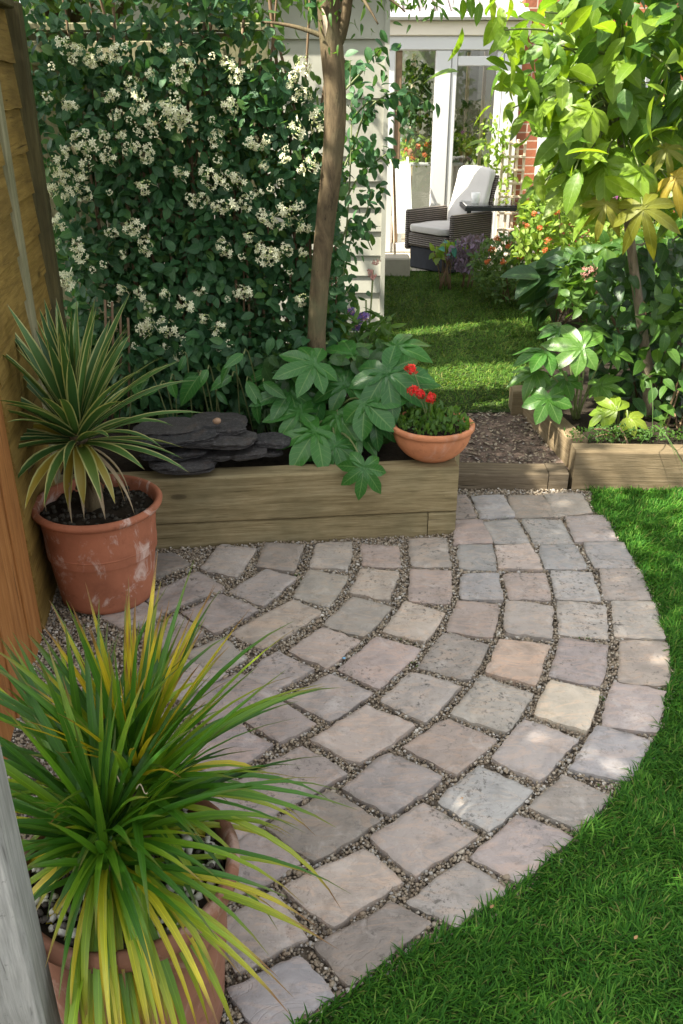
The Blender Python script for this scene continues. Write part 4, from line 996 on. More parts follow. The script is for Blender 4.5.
# ------------------------------------------------------------------ trees
def crown(mb, c, rad, n, size, tpl, clump=None, bias=(0, -.2, .7), seed=0, fillc=.55):
    """leaves in clumps spread through an uneven crown"""
    rr = np.random.default_rng(seed); c = np.array(c); rad = np.array(rad); nc = clump or max(6, n // 60)
    d = nrm(rr.normal(size=(nc, 3))); cc = c + d * rad * (rr.random((nc, 1)) ** .45)
    idx = rr.integers(0, nc, n); p = cc[idx] + rr.normal(size=(n, 3)) * rad * .17
    p = p[~in_gap(p)]
    scatter_leaves(mb, p, size, tpl, bias, .7, (0, 0, -.3), .8)
    return cc
t1 = empty('slender_tree', P(318, 360, 3.72)); tag(t1, 'slender brown-barked tree rising in front of the flowering hedge', 'tree')
tp_ = [P(317, 372, 3.66), P(316, 340, 3.66), P(319, 290, 3.66), P(325, 225, 3.66), P(333, 160, 3.66), P(336, 110, 3.66), P(333, 60, 3.66), P(329, 20, 3.66), P(327, -30, 3.66), P(324, -110, 3.7), P(330, -220, 3.72)]
pts = np.array(tp_); dd = np.linspace(0, len(pts) - 1, 44); pts = np.stack([np.interp(dd, np.arange(len(tp_)), pts[:, k]) for k in range(3)], 1)
for _ in range(4): pts[1:-1] = (pts[:-2] + 2 * pts[1:-1] + pts[2:]) / 4
rd = np.interp(np.linspace(0, 1, 44), [0, .1, .5, .8, 1], [.046, .038, .042, .043, .034]) * np.array([1 + .06 * mn.noise(Vector((0, 0, i * .6))) for i in range(44)])
m = MB(); m.tube(pts, rd, 18)
for (u, v, r) in ((339, 152, .030), (334, 195, .02), (330, 40, .034), (345, 60, .02)):
    c = P(u, v, 3.64); vv, _, ft, uv = T_ico(2, u, (r * .55, r * .6, r * .7), .4); m.add(vv + c + [-.01, .03, 0], (np.zeros((0, 4), int), ft), uv)
m.build('trunk', m_bark, t1)
m = MB(); m.tube(bez(P(332, 48, 3.66), P(345, 40, 3.66), P(350, -20, 3.60), 8), np.linspace(.026, .016, 8), 10); m.tube(bez(P(330, 40, 3.68), P(300, 24, 3.7), P(262, 22, 3.75), 10), np.linspace(.011, .004, 10), 8)
m.tube(bez(P(328, -60, 3.68), P(380, -90, 3.6), P(430, -60, 3.5), 10), np.linspace(.025, .008, 10), 8); m.tube(bez(P(328, -90, 3.68), P(280, -150, 3.7), P(200, -120, 3.75), 10), np.linspace(.022, .008, 10), 8)
m.tube(bez(P(350, -20, 3.6), P(365, 0, 3.55), P(378, 24, 3.5), 8), np.linspace(.009, .003, 8), 6); m.tube(bez(P(350, -15, 3.6), P(385, -10, 3.6), P(405, 12, 3.55), 8), np.linspace(.009, .003, 8), 6)
m.build('branches', m_bark, t1)
m = MB()
for (u, v, Y, ru, n) in ((350, 5, 3.55, .12, 240), (372, 12, 3.52, .10, 200), (395, 0, 3.55, .11, 220), (300, -50, 3.7, .22, 260), (420, -90, 3.5, .22, 240), (240, -110, 3.75, .22, 240), (345, -150, 3.7, .30, 380), (372, -60, 3.6, .2, 240), (440, -30, 3.55, .10, 60)):
    c = P(u, v, Y); p = c + rng.normal(size=(n, 3)) * ru * .5; p = p[~in_gap(p)]
    scatter_leaves(m, p, (.025, .05), T_long, (0, -.3, .8), .6, (.1, 0, -.6), .6)
m.build('foliage', m_mid, t1)
# pale torn bark
m = MB(); a = P(322, 8, 3.60); b = P(325, 36, 3.605); m.strip(bez(a, (a + b) / 2 + [.012, -.01, 0], b, 7), .016, np.array([0, -1, .2]), lambda t: max(.1, math.sin(math.pi * t)), .3); m.build('torn_bark', m_bwood, t1)

nt_ = empty('neighbour_shade_tree', (-3.3, 1.8, -.05)); tag(nt_, 'leafy yellow-green tree beyond the left fence, its mostly unseen crown added to shade the patio', 'tree')  # crown sized and thickened, mostly out of view, to shade the patio
m = MB(); m.tube(bez((-3.4, 1.8, -.05), (-3.3, 1.9, 1.2), (-2.9, 1.9, 2.9), 10), np.linspace(.13, .07, 10), 12)
for k in range(9):
    e = np.array([-2.7 + random.uniform(-1, 1), 1.8 + random.uniform(-2, 2), random.uniform(2.4, 3.9)]); m.tube(bez((-3.2, 1.9, 1.7 + .1 * k), (e + [-3.2, 1.9, 1.8]) / 2 + [0, 0, .3], e, 8), np.linspace(.045, .012, 8), 8)
m.build('trunk', m_bark, nt_)
m = MB(); crown(m, (-2.75, 1.5, 3.05), (1.25, 2.5, 1.15), 26000, (.08, .14), T_ovate(.6, .2, .2, 2, .42), 520, seed=3)
m.build('foliage', m_tree_n, nt_)
n2 = empty('garden_shade_tree', (-1.5, 5.2, -.05)); tag(n2, 'leafy green tree showing through the top of the hedge, added to shade the rear lawn', 'tree')  # put behind the hedge to shade the rear lawn
m = MB(); m.tube(bez((-1.5, 5.2, -.05), (-1.5, 5.1, 1.0), (-1.4, 5.1, 2.3), 10), np.linspace(.08, .04, 10), 10)
for k in range(6):
    e = np.array([-1.2 + random.uniform(-.8, .8), 5.0 + random.uniform(-.5, .5), random.uniform(2.2, 3.3)]); m.tube(bez((-1.45, 5.1, 1.5 + .1 * k), (e + [-1.45, 5.1, 1.6]) / 2 + [0, 0, .2], e, 8), np.linspace(.03, .01, 8), 8)
m.build('trunk', m_bark, n2)
m = MB(); crown(m, (-1.15, 4.95, 2.45), (1.0, .65, .60), 7000, (.05, .09), T_ovate(.6, .2, .2, 2, .42), 130, seed=5)
m.build('foliage', m_hedge_b, n2)

# climbing vine hanging right of the trunk
vn = empty('climbing_vine', P(345, 300, 4.3)); tag(vn, 'leafy dark green vine trailing right of the slender tree before the pale shed', 'vine')
m = MB(); ms = MB()
VS = [[(338, 330), (345, 250), (350, 180), (352, 110), (350, 60)], [(352, 150), (365, 110), (385, 95), (410, 90), (428, 105)], [(350, 120), (370, 100), (392, 105), (408, 125)], [(340, 300), (350, 240), (366, 215), (372, 190)], [(345, 200), (362, 170), (378, 160), (392, 150)], [(345, 90), (362, 72), (372, 58), (380, 50)], [(336, 260), (350, 215), (364, 232), (372, 250)], [(338, 180), (352, 150), (372, 145)], [(335, 340), (342, 300), (352, 285)]]
for sp_ in VS:
    q = np.array([P(u, v, 4.35 + random.uniform(-.08, .08)) for u, v in sp_]); k = np.linspace(0, len(q) - 1, 26); q = np.stack([np.interp(k, np.arange(len(q)), q[:, j]) for j in range(3)], 1)
    for _ in range(3): q[1:-1] = (q[:-2] + 2 * q[1:-1] + q[2:]) / 4
    ms.tube(q, np.linspace(.005, .0025, len(q)), 6); n = 66
    b = q[rng.integers(0, len(q), n)] + rng.normal(size=(n, 3)) * [.035, .04, .035]
    b = b[~in_gap(b) | (rng.random(len(b)) < .65)]
    scatter_leaves(m, b, (.04, .068), T_ovate(.55, .2, .2, 5, .42), (0, -.5, .7), .5, (.15, 0, -.5), .6)
m.build('foliage', m_hedge, vn); ms.build('stems', m_stem, vn)

# ------------------------------------------------------------------ palmate-leaved plants
PALM = [T_palm((7, 7, 8, 6, 7, 8, 7)[k], R((265, 250, 280, 240, 270, 285, 255)[k]), (.37, .40, .34, .42, .36, .33, .39)[k], (.20, .34, .26, .15, .42, .28, .5)[k], 8, k) for k in range(7)]; PALM5 = [T_palm(5, R(190), .40, .30, 8, 10 + k) for k in range(2)]; PALMF = [T_palm(7, R(270), .25, .55, 8, 20 + k, .22) for k in range(2)]
def palm_plant(root, base, leaves, mat, tpls, stemmat=m_stem, r0=.006):
    """leaves: (u, v, Y, size m, roll deg of the middle lobe in the picture (0 right, 90 up), tilt toward camera)"""
    m = MB(); ms = MB(); base = np.asarray(base, float)
    for i, (u, v, Y, s_, roll, tilt) in enumerate(leaves):
        c = P(u, v, Y); a = R(roll + random.uniform(-8, 8)); cam = nrm(CAMP - c); n0 = np.array([0, 0, 1.0]) * (1 - tilt) + cam * tilt + rng.normal(size=3) * .10; n0 = nrm(n0)
        rt = nrm(np.cross(np.array([0, 1., 0]), n0)); upv = np.cross(n0, rt); upv = -upv if upv[1] + upv[2] < 0 else upv; rt = rt if rt[0] > 0 else -rt
        ax = rt * math.cos(a) + upv * math.sin(a)
        m.inst(tpls[i % len(tpls)], c[None], frames(ax[None], n0[None]), np.array([s_]), np.array([random.random()]))
        mid = (base + c) / 2 + np.array([0, 0, .12 + .05 * random.random()]) * (1 if c[2] > base[2] else .4)
        ms.tube(bez(base + rng.normal(size=3) * .015, mid, c - n0 * .002, 9), np.linspace(r0, r0 * .55, 9), 7)
    m.build('leaves', mat, root); ms.build('leaf_stalks', stemmat, root)
fb = P(330, 425, 3.58); fb[2] = .27
ft_ = empty('fatsia', fb); tag(ft_, 'fatsia with large glossy dark green hand-shaped leaves on the raised bed', 'shrub')
FL = [(314, 364, 3.45, .17, 210, .55), (316, 431, 3.34, .20, 240, .55), (387, 372, 3.42, .22, 300, .5), (365, 402, 3.36, .19, 330, .55), (364, 468, 3.10, .125, 272, .93), (345, 385, 3.5, .18, 100, .4), (338, 415, 3.42, .18, 250, .5),
      (290, 392, 3.5, .17, 200, .45), (395, 348, 3.6, .17, 20, .3), (300, 412, 3.42, .16, 170, .5), (352, 355, 3.62, .17, 80, .3), (375, 420, 3.36, .14, 300, .6), (335, 445, 3.3, .15, 270, .75), (278, 372, 3.6, .15, 150, .4), (408, 385, 3.5, .13, 350, .4), (322, 400, 3.5, .17, 120, .4), (358, 430, 3.4, .15, 250, .6)]
palm_plant(ft_, fb, [(a, b, c, d * 1.06, e, f) for a, b, c, d, e, f in FL], m_fatsia, PALM)
m = MB(); N = 420; u = rng.uniform(262, 400, N); v = rng.uniform(350, 455, N); p = np.array([P(a, b, random.uniform(3.5, 3.75)) for a, b in zip(u, v)]); p = p[p[:, 2] > .28]
scatter_leaves(m, p, (.06, .11), T_s2, (0, -.6, .7), .4, (0, -.2, -.4), .6); m.build('lower_leaves', m_dark, ft_)
# low leafy filler plants between hedge and slates
lp = empty('woodland_plant', P(220, 400, 3.6)); tag(lp, 'low dark plant with hanging pointed leaves under the hedge behind the slates', 'plant')
m = MB(); ms = MB()
for (u, v, s_) in ((204, 388, .13), (190, 395, .11), (212, 380, .10), (222, 400, .09), (240, 395, .12), (255, 388, .12), (262, 402, .12), (170, 395, .10), (150, 385, .10), (135, 392, .09), (275, 415, .12), (282, 385, .11), (232, 385, .09), (160, 405, .09), (248, 372, .1), (225, 372, .1), (186, 376, .1)):
    c = P(u + random.uniform(-8, 8), v - 12 + random.uniform(-12, 10), 3.50 + random.uniform(-.08, .10)); m.inst(random.choice([T_s2, T_s, T_s]), c[None], frames(np.array([[random.uniform(-.9, .9), -.45, random.uniform(-.9, -.1)]]), np.array([[random.uniform(-.6, .6), -.7, .7]])), np.array([s_ * random.uniform(.7, 1.25)]), np.array([random.random()]))
    ms.tube(bez((c[0] + random.uniform(-.08, .08), 3.62, .27), (c[0], 3.6, c[2] + .06), c, 7), .003, 5)
m.build('leaves', m_fatsia, lp); ms.build('stalks', m_stem, lp)
m = MB(); N = 900; u = rng.uniform(80, 330, N); v = rng.uniform(335, 420, N); p = np.array([P(a, b, random.uniform(3.62, 3.85)) for a, b in zip(u, v)]); p = p[p[:, 2] > .27]
scatter_leaves(m, p, (.04, .075), T_s2, (0, -.6, .7), .5, (0, -.2, -.5), .6); m.build('ground_leaves', m_hedge, lp)
# red geraniums in the bowl
ge = empty('geranium', BW + [0, 0, .125]); tag(ge, 'small bushy geranium with red flower heads in the terracotta bowl', 'flower')
m = MB(); N = 620; a = rng.uniform(0, 6.28, N); q = .150 * np.sqrt(rng.random(N)); p = np.column_stack([BW[0] + q * np.cos(a), BW[1] + q * np.sin(a), BW[2] + .13 + rng.random(N) * .07 * (1 - (q / .19) ** 2)])
scatter_leaves(m, p, (.018, .034), T_ovate(.55, .2, .1, 3, .5), (0, -.1, .6), .6, (0, 0, .9), .6); m.build('foliage', m_mid, ge)
ms = MB()
for (u, v) in ((411, 369), (430, 398), (420, 394), (413, 391)):
    c = P(u, v, BW[1] - .02 if v > 380 else BW[1] + .02); mm = flower_cluster_mesh(int(u), 24, .021); o = mm.build('flower_head', [m_red, m_red], ge); o.location = tuple(c); ms.tube(bez((BW[0] - .02, BW[1], BW[2] + .12), (c + BW) / 2 + [0, 0, .12], c, 8), .0022, 5)
ms.build('flower_stalks', m_stem, ge)
# purple flowered plant before the shed
pu = empty('purple_flowers', P(352, 330, 4.0)); tag(pu, 'tall plant with a drooping purple flower head in front of the pale shed', 'flower')
m = MB(); ms = MB()
for (u, v, s_) in ((355, 318, .04), (363, 318, .035), (350, 312, .03), (358, 325, .035)):
    o = flower_cluster_mesh(int(u) + 50, 26, s_ * .75).build('flower_head', [m_purple, m_pink], pu); o.location = tuple(P(u, v, 4.0))
for (u, v) in ((373, 277), (370, 272), (376, 262)):
    o = flower_cluster_mesh(int(u) + 70, 12, .016).build('flower_head', [m_pink, m_pink], pu); o.location = tuple(P(u, v, 4.0))
b = P(360, 385, 4.0); b[2] = .26
for (u, v) in ((355, 318), (373, 270), (366, 300), (380, 330), (345, 340)): ms.tube(bez(b, (b + P(u, v, 4.0)) / 2 + [.02, 0, .05], P(u, v, 4.0), 8), .004, 6)
N = 260; p = np.array([P(rng.uniform(335, 392), rng.uniform(318, 385), rng.uniform(3.85, 4.1)) for _ in range(N)]); p = p[p[:, 2] > .25]
scatter_leaves(m, p, (.05, .10), T_long, (0, -.3, .8), .5, (0, 0, .3), .8); m.build('foliage', m_mid, pu); ms.build('stalks', m_stem, pu)
wb = empty('white_flowers', P(335, 320, 4.5)); tag(wb, 'pale white flower heads low beside the slender tree trunk', 'flower')
for (u, v) in ((334, 307), (338, 320), (332, 328), (344, 316)):
    o = flower_cluster_mesh(int(v), 26, .035).build('flower_head', [m_cush, m_creamc], wb); o.location = tuple(P(u, v, 4.5))

# ------------------------------------------------------------------ right-hand planting
rt = empty('lime_leaved_tree', P(650, 395, 4.15)); tag(rt, 'young tree with lime green leaves and yellowing lobed leaves right of the path', 'tree')
tk = np.array([P(652, 400, 4.15), P(647, 360, 4.15), P(641, 320, 4.15), P(634, 270, 4.15), P(627, 215, 4.15), P(624, 165, 4.15), P(618, 110, 4.1), P(612, 60, 4.05), P(608, -10, 4.0)]); tk[0][2] = .15
m = MB(); k = np.linspace(0, 8, 30); q = np.stack([np.interp(k, np.arange(9), tk[:, j]) for j in range(3)], 1)
for _ in range(3): q[1:-1] = (q[:-2] + 2 * q[1:-1] + q[2:]) / 4
m.tube(q, np.linspace(.026, .014, 30), 12); m.build('trunk', m_bark2, rt)
m = MB(); ml = MB(); my = MB()
tipz = [(600, 108), (520, 60), (560, 40), (640, 40), (670, 70), (585, 90), (545, 100), (572, 120), (575, 150), (545, 185), (600, 140), (650, 110), (675, 20), (590, 20), (620, 10), (660, 160), (610, 180), (575, 170), (670, 200), (512, 108), (505, 30), (545, 12)]
hub = np.array([P(604, 108, 4.1), P(622, 60, 4.05), P(628, 160, 4.12)])
for (u, v) in tipz:
    c = P(u, v, 3.9 + random.uniform(-.25, .3)); h = hub[np.argmin(np.linalg.norm(hub - c, axis=1))]; m.tube(bez(h, (h + c) / 2 + [0, 0, .08], c, 8), np.linspace(.007, .003, 8), 6)
    n = random.randint(7, 11); p = c + rng.normal(size=(n, 3)) * .09
    scatter_leaves(ml, p, (.07, .17), T_s, (0, -.25, .85), .55, (-.15, -.2, -.35), .6)
N = 330; uu = randpoly([(500, 0), (683, 0), (720, 60), (720, 240), (640, 200), (600, 180), (566, 160), (562, 112), (505, 98), (490, 70)], N)
p = np.array([P(a, b, rng.uniform(3.85, 4.5)) for a, b in uu]); scatter_leaves(ml, p, (.07, .14), T_s2, (0, -.3, .8), .4, (0, -.2, -.4), .7)
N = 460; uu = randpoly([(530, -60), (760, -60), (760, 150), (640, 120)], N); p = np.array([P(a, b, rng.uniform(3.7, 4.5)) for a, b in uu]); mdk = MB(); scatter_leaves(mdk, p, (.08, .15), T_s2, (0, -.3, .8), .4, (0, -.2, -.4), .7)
mdk.build('shaded_foliage', m_mid, rt)  # darker leaf colour stands in for shade on these leaves
uu = [(470, 2), (480, 10), (490, 5), (500, 15), (462, 6), (510, 6)]
p = np.array([P(a, b - 8, 3.9) for a, b in uu]); scatter_leaves(ml, p, (.06, .09), T_s, (0, -.5, .6), .3, (-.1, -.1, -.8), .3)
ml.build('foliage', m_figlit, rt); m.build('branches', m_stem, rt)
LL = [(560, 80, 3.95, .17, 200, .4), (545, 112, 3.9, .14, 195, .35), (585, 160, 3.9, .17, 230, .4), (575, 168, 3.9, .14, 205, .4), (600, 200, 3.85, .16, 250, .45), (625, 150, 3.9, .16, 280, .45), (655, 130, 3.9, .17, 320, .45), (668, 180, 3.9, .15, 300, .4), (540, 186, 4.0, .11, 205, .3), (565, 85, 3.85, .17, 200, .45), (590, 150, 3.85, .15, 205, .4), (570, 130, 3.8, .19, 215, .5), (605, 165, 3.8, .18, 245, .5), (630, 95, 3.85, .18, 300, .45), (575, 190, 3.85, .17, 220, .45), (555, 45, 3.9, .16, 170, .4), (640, 170, 3.75, .17, 275, .5), (615, 60, 3.85, .18, 250, .5), (590, 110, 3.75, .17, 225, .5)]
palm_plant(rt, P(615, 130, 4.1), LL, m_figlit, PALM5, m_stem, .005)
YL = [(643, 208, 3.62, .19, 262, .72), (605, 205, 3.70, .14, 230, .7), (675, 178, 3.7, .15, 300, .6), (665, 150, 3.75, .12, 330, .6)]
ob = rt.children
palm_plant(rt, P(628, 165, 4.1), YL, m_figy, PALMF, m_stem, .005)
rt.children[-1].name = 'yellow_leaf_stalks'; rt.children[-2].name = 'yellow_leaves'

fr = P(575, 430, 4.15); fr[2] = .16
yf = empty('fatsia', fr); tag(yf, 'bright green hand-leaved fatsia leaning over the step from the right bed', 'shrub')
palm_plant(yf, fr, [(582, 347, 3.95, .19, 160, .55), (545, 352, 4.0, .17, 190, .35), (600, 385, 4.05, .13, 330, .4), (548, 398, 3.95, .16, 265, .8), (535, 372, 4.05, .15, 185, .3), (610, 350, 4.1, .15, 20, .4), (590, 330, 4.15, .14, 80, .3), (565, 380, 4.1, .14, 220, .4), (560, 330, 4.2, .13, 130, .3)], leafmat('bright_fatsia_leaf', (.05, .155, .02), (.11, .22, .03), .36, .32, .8, 8, 1.7), PALM)
lf = P(617, 425, 3.95); lf[2] = .16
yl = empty('fatsia_seedling', lf); tag(yl, 'small yellow-green fatsia seedling low in the right bed', 'shrub')
palm_plant(yl, lf, [(616, 410, 3.88, .13, 120, .6), (628, 418, 3.86, .11, 330, .6), (605, 412, 3.9, .10, 190, .6)], leafmat('lemon_fatsia_leaf', (.14, .24, .02), (.25, .31, .03), .4, .35, .7, 8, 1.6), PALM5)

def shrub(name, label, cat, poly, Yr, n, size, tpl, mat, bias=(0, -.4, .8), rand=.5, axb=(0, 0, -.2), axr=.8, zmin=.14, stems=6, flowers=None, group=None, clump=0.0):
    uu = randpoly(poly, n); Y = rng.uniform(Yr[0], Yr[1], n)
    p = np.array([P(a, b, y) for (a, b), y in zip(uu, Y)]); p = p[p[:, 2] > zmin]
    base = p.mean(0); base[2] = zmin
    root = empty(name, base); tag(root, label, cat, group)
    m = MB(); hole = np.array([mn.noise(Vector(q * 6)) for q in p]); p = p[(hole < .28) | (rng.random(len(p)) < .35)]
    scatter_leaves(m, p, size, tpl, bias, rand, axb, axr); m.build('foliage', mat, root)
    ms = MB()
    for k in range(stems):
        e = p[random.randrange(len(p))]; ms.tube(bez(base + [random.uniform(-.05, .05), random.uniform(-.05, .05), 0], (base + e) / 2 + [0, 0, .05], e, 7), np.linspace(.006, .003, 7), 6)
    ms.build('stems', m_cane, root)
    if flowers:
        for (lst, fm, fr_, Yf) in flowers:
            for (u, v) in lst:
                o = flower_cluster_mesh(int(u * 3 + v), 14, fr_).build('flower_head', [fm, fm], root); o.location = tuple(P(u, v, Yf))
    return root
shrub('leafy_shrub', 'dense dark green shrub filling the right bed behind the lime tree trunk', 'shrub', [(600, 260), (720, 220), (730, 430), (660, 435), (600, 400), (590, 320)], (4.1, 4.7), 900, (.06, .12), T_s2, m_dark, (0, -.5, .8), .4, (0, -.2, -.4))
shrub('leafy_shrub', 'mid green leafy shrub at the right picture edge by the bed edging', 'shrub', [(645, 300), (720, 280), (720, 430), (660, 425), (640, 380)], (3.85, 4.15), 260, (.06, .11), T_s2, m_mid, (0, -.5, .8), .4, (0, -.2, -.4))
shrub('ground_cover_plant', 'tiny leaved green creeper along the top of the right bed edging', 'plant', [(560, 432), (600, 425), (690, 430), (690, 440), (575, 443)], (3.76, 3.86), 700, (.012, .024), T_small, m_mid, (0, -.3, .9), .5, (0, 0, .2), 1.0, .15, 3)
shrub('sedum', 'leafy plant with dusty pink flower heads in the sunny border', 'flower', [(570, 250), (625, 240), (630, 310), (580, 315), (560, 290)], (5.2, 5.8), 420, (.06, .12), T_s2, m_mid, flowers=[([(592, 268), (598, 276), (590, 282), (602, 285), (586, 272), (597, 290)], m_pink, .028, 5.15)])
shrub('hosta', 'broad blue-green leaved hosta at the edge of the rear lawn', 'plant', [(535, 262), (585, 262), (590, 305), (545, 310)], (5.6, 6.1), 46, (.16, .26), T_s2, m_dark, (0, -.3, .9), .25, (-.6, -.3, -.1), .4)
shrub('dark_shrub', 'dark rounded shrub with small orange red flowers beside the garden table', 'shrub', [(478, 292), (470, 260), (485, 240), (510, 232), (540, 245), (555, 275), (540, 300), (505, 303)], (6.6, 7.3), 2200, (.03, .06), T_small, m_conif, flowers=[([(492, 250), (503, 262), (508, 246), (520, 258), (530, 268), (487, 262), (497, 238), (536, 252), (515, 272), (545, 262)], m_orange, .022, 6.5)])
shrub('lavender', 'grey mauve lavender-like plant at the foot of the rattan chair', 'flower', [(452, 270), (445, 255), (462, 240), (482, 238), (490, 262), (470, 276)], (7.3, 7.7), 900, (.03, .06), T_small, m_lav, (0, -.2, .6), .7, (0, 0, .9), .5)
shrub('lime_plant', 'lime and turquoise leaved plant in front of the rattan chair', 'plant', [(434, 262), (432, 248), (445, 240), (462, 246), (458, 258)], (7.4, 7.7), 60, (.07, .11), T_s2, m_lime, (0, -.6, .7), .3)
shrub('teal_plant', 'small turquoise leaf sprig among the lime leaves by the chair', 'plant', [(437, 258), (437, 244), (456, 238), (452, 258)], (7.35, 7.45), 14, (.06, .09), T_s2, m_teal, (0, -.7, .6), .3)
shrub('border_shrub', 'tall sunlit yellow-green border shrub left of the lime tree', 'shrub', [(512, 258), (520, 200), (530, 190), (560, 175), (600, 180), (625, 215), (620, 260), (570, 275)], (6.0, 7.0), 2200, (.04, .075), T_s2, m_lime, flowers=[([(534, 214), (540, 228), (548, 240), (527, 226), (556, 212), (545, 250)], m_orange, .02, 5.95), ([(615, 187), (612, 193)], m_magenta, .035, 5.6)])
shrub('border_shrub', 'mixed light green border shrub against the brick wall', 'shrub', [(540, 200), (545, 150), (600, 110), (720, 90), (720, 260), (600, 230)], (7.2, 8.3), 2000, (.06, .11), T_s2, m_lime)
shrub('border_shrub', 'shaded green shrub mass deep in the right border', 'shrub', [(560, 300), (600, 250), (720, 200), (720, 320), (620, 340)], (5.0, 6.2), 1100, (.07, .12), T_s2, m_mid)
# a trailing grassy sprig over the bed edge
sg = empty('trailing_sprig', P(655, 430, 3.72)); tag(sg, 'thin pale grassy sprig drooping over the right bed edging', 'plant')
m = MB()
for (u0, v0, u1, v1) in ((655, 425, 683, 468), (650, 380, 652, 432), (655, 428, 640, 445), (652, 425, 675, 455)):
    a = P(u0, v0, 3.74); b = P(u1, v1, 3.57); m.strip(bez(a, (a + b) / 2 + [0, -.02, .05], b, 9), .007, np.array([0, -.5, 1]), lambda t: max(.1, 1 - t * .8), .3, .5)
m.build('leaves', m_mid, sg)

# ------------------------------------------------------------------ shed
SX, SY = P(384, 300, 6.0)[0], 6.0
sh = empty('garden_shed', (SX - .9, SY + .9, .05)); tag(sh, 'pale painted weatherboard shed wall behind the vine and slender tree', 'shed')
m = MB(); z = .08; vs = [325, 292, 275, 255, 231, 207, 181, 156, 98, 39, -25]
zs = [.06] + [P(384, v, SY)[2] for v in vs[1:]]
for a, b in zip(zs[:-1], zs[1:]):
    v = [(SX - 2.2, SY - .022, a), (SX - .03, SY - .022, a), (SX - .03, SY - .006, b), (SX - 2.2, SY - .006, b), (SX - 2.2, SY, a), (SX - .03, SY, a)]
    m.add(v, [(0, 1, 2, 3), (4, 5, 1, 0)])
m.build('boards', m_shed, sh, False)
m = MB(); m.box((SX - .03, SY - .03, .05), (SX, SY + 2.0, zs[-1])); m.box((SX - 2.2, SY + .001, .05), (SX - .032, SY + 2.0, zs[-1] - .01)); m.build('corner_trim', m_shed, sh, False)
m = MB(); m.box((SX - 2.35, SY - .15, zs[-1] + .002), (SX + .12, SY + 2.1, zs[-1] + .06), None, .01); m.build('roof', m_black, sh, False)

# ------------------------------------------------------------------ house with conservatory
HY = 9.2; FZ = .15
def HX(u, v=150): return P(u, v, HY)[0]
def HZ(v): return P(450, v, HY)[2]
hs = empty('house', (3, 11, 0)); tag(hs, 'red brick house wall with white trim behind the lime tree', 'house')
m = MB(); x0 = HX(514); m.box((x0, HY + .02, 0), (x0 + 5, HY + .3, 5.2)); m.box((-1.5, HY + 2.9, 0), (x0 + 5, HY + 3.1, 5.2)); m.build('brick_wall', m_brick, hs, False)
m = MB(); m.box((HX(537), HY - .04, 0), (HX(546), HY + .018, HZ(20) - .01), None, .01); m.build('downpipe', m_white, hs, False)
m = MB(); m.box((HX(560), HY - .03, .9), (HX(640), HY + .018, 2.1), None, .01); m.box((HX(565), HY - .045, .97), (HX(598), HY - .032, 2.03)); m.box((HX(603), HY - .045, .97), (HX(635), HY - .032, 2.03)); wf = m.build('window', m_white, hs, False)
cv = empty('conservatory', (HX(450), HY, FZ)); tag(cv, 'white framed glass conservatory with sliding door at the back of the garden', 'conservatory')
zt0, zt1 = HZ(50), HZ(36)
def fr_box(u0, u1, z0, z1, yo=0.0, d=.07, mat=m_white, name='frame', mbx=None):
    mbx.box((HX(u0), HY + yo, z0), (HX(u1), HY + yo + d, z1), None, .006)
m = MB()
fr_box(432, 447, FZ, zt0 - .002, -.02, .09, mbx=m); fr_box(498, 515, FZ, zt0 - .002, -.02, .09, mbx=m); fr_box(350, 516, zt0, zt1, -.03, .11, mbx=m)
fr_box(350, 393, FZ, zt0 - .002, -.02, .09, mbx=m); fr_box(447.5, 497.5, FZ, FZ + .09, -.01, .07, mbx=m); fr_box(393.5, 431.5, FZ, FZ + .09, -.01, .07, mbx=m)
fr_box(447.5, 453, FZ + .092, zt0 - .004, -.008, .06, mbx=m); fr_box(491, 497.5, FZ + .092, zt0 - .004, -.008, .06, mbx=m); fr_box(453.5, 490.5, HZ(66), HZ(56), -.008, .06, mbx=m)
m.build('frame', m_white, cv, False)
m = MB(); fr_box(394, 400, FZ + .092, zt0 - .004, 0.0, .05, mbx=m); m.build('door_edge', m_cane, cv, False)
m = MB(); fr_box(350, 520, zt1 + .002, HZ(21), -.06, .16, mbx=m); m.build('fascia', plain('cream_fascia', (.66, .60, .50), .6, .04, 4), cv, False)
m = MB(); m.box((HX(350), HY - .16, HZ(21) + .003), (HX(520), HY - .02, HZ(13)), None, .02); m.build('gutter', m_white, cv, False)
m = MB(); zg = HZ(13) - .02; m.add([(HX(350), HY - .05, zg), (HX(516), HY - .05, zg), (HX(516), HY + 2.88, zg + 1.0), (HX(350), HY + 2.88, zg + 1.0)], [(0, 1, 2, 3)]); m.build('roof_sheet', m_roofp, cv, False)
m = MB()
for i in range(12):
    xx = HX(352) + (HX(515) - HX(352)) * i / 11; m.box((xx - .02, HY - .06, 0), (xx + .02, HY + 2.9, .05), Matrix.Translation((0, 0, zg + .004)) @ Matrix.Translation((0, HY, 0)) @ Matrix.Rotation(math.atan(1 / 2.93), 4, 'X') @ Matrix.Translation((0, -HY, 0)))
m.build('roof_bars', m_white, cv, False)
m = MB(); m.box((HX(453.2), HY + .02, FZ + .095), (HX(490.8), HY + .026, HZ(66) - .002)); m.box((HX(453.2), HY + .02, HZ(56) + .002), (HX(490.8), HY + .026, zt0 - .005)); m.box((HX(400.2), HY + .03, FZ + .095), (HX(431.8), HY + .036, zt0 - .005))
m.build('glass_pane', m_glass, cv, False)
m = MB(); m.box((HX(402), HY + .10, HZ(51)), (HX(431), HY + .11, zt0 - .006)); m.build('blind', m_blind, cv, False)
m = MB(); m.box((HX(350), HY + .1, .02), (HX(516), HY + 2.88, FZ + .002)); m.build('floor', m_tile, cv, False)
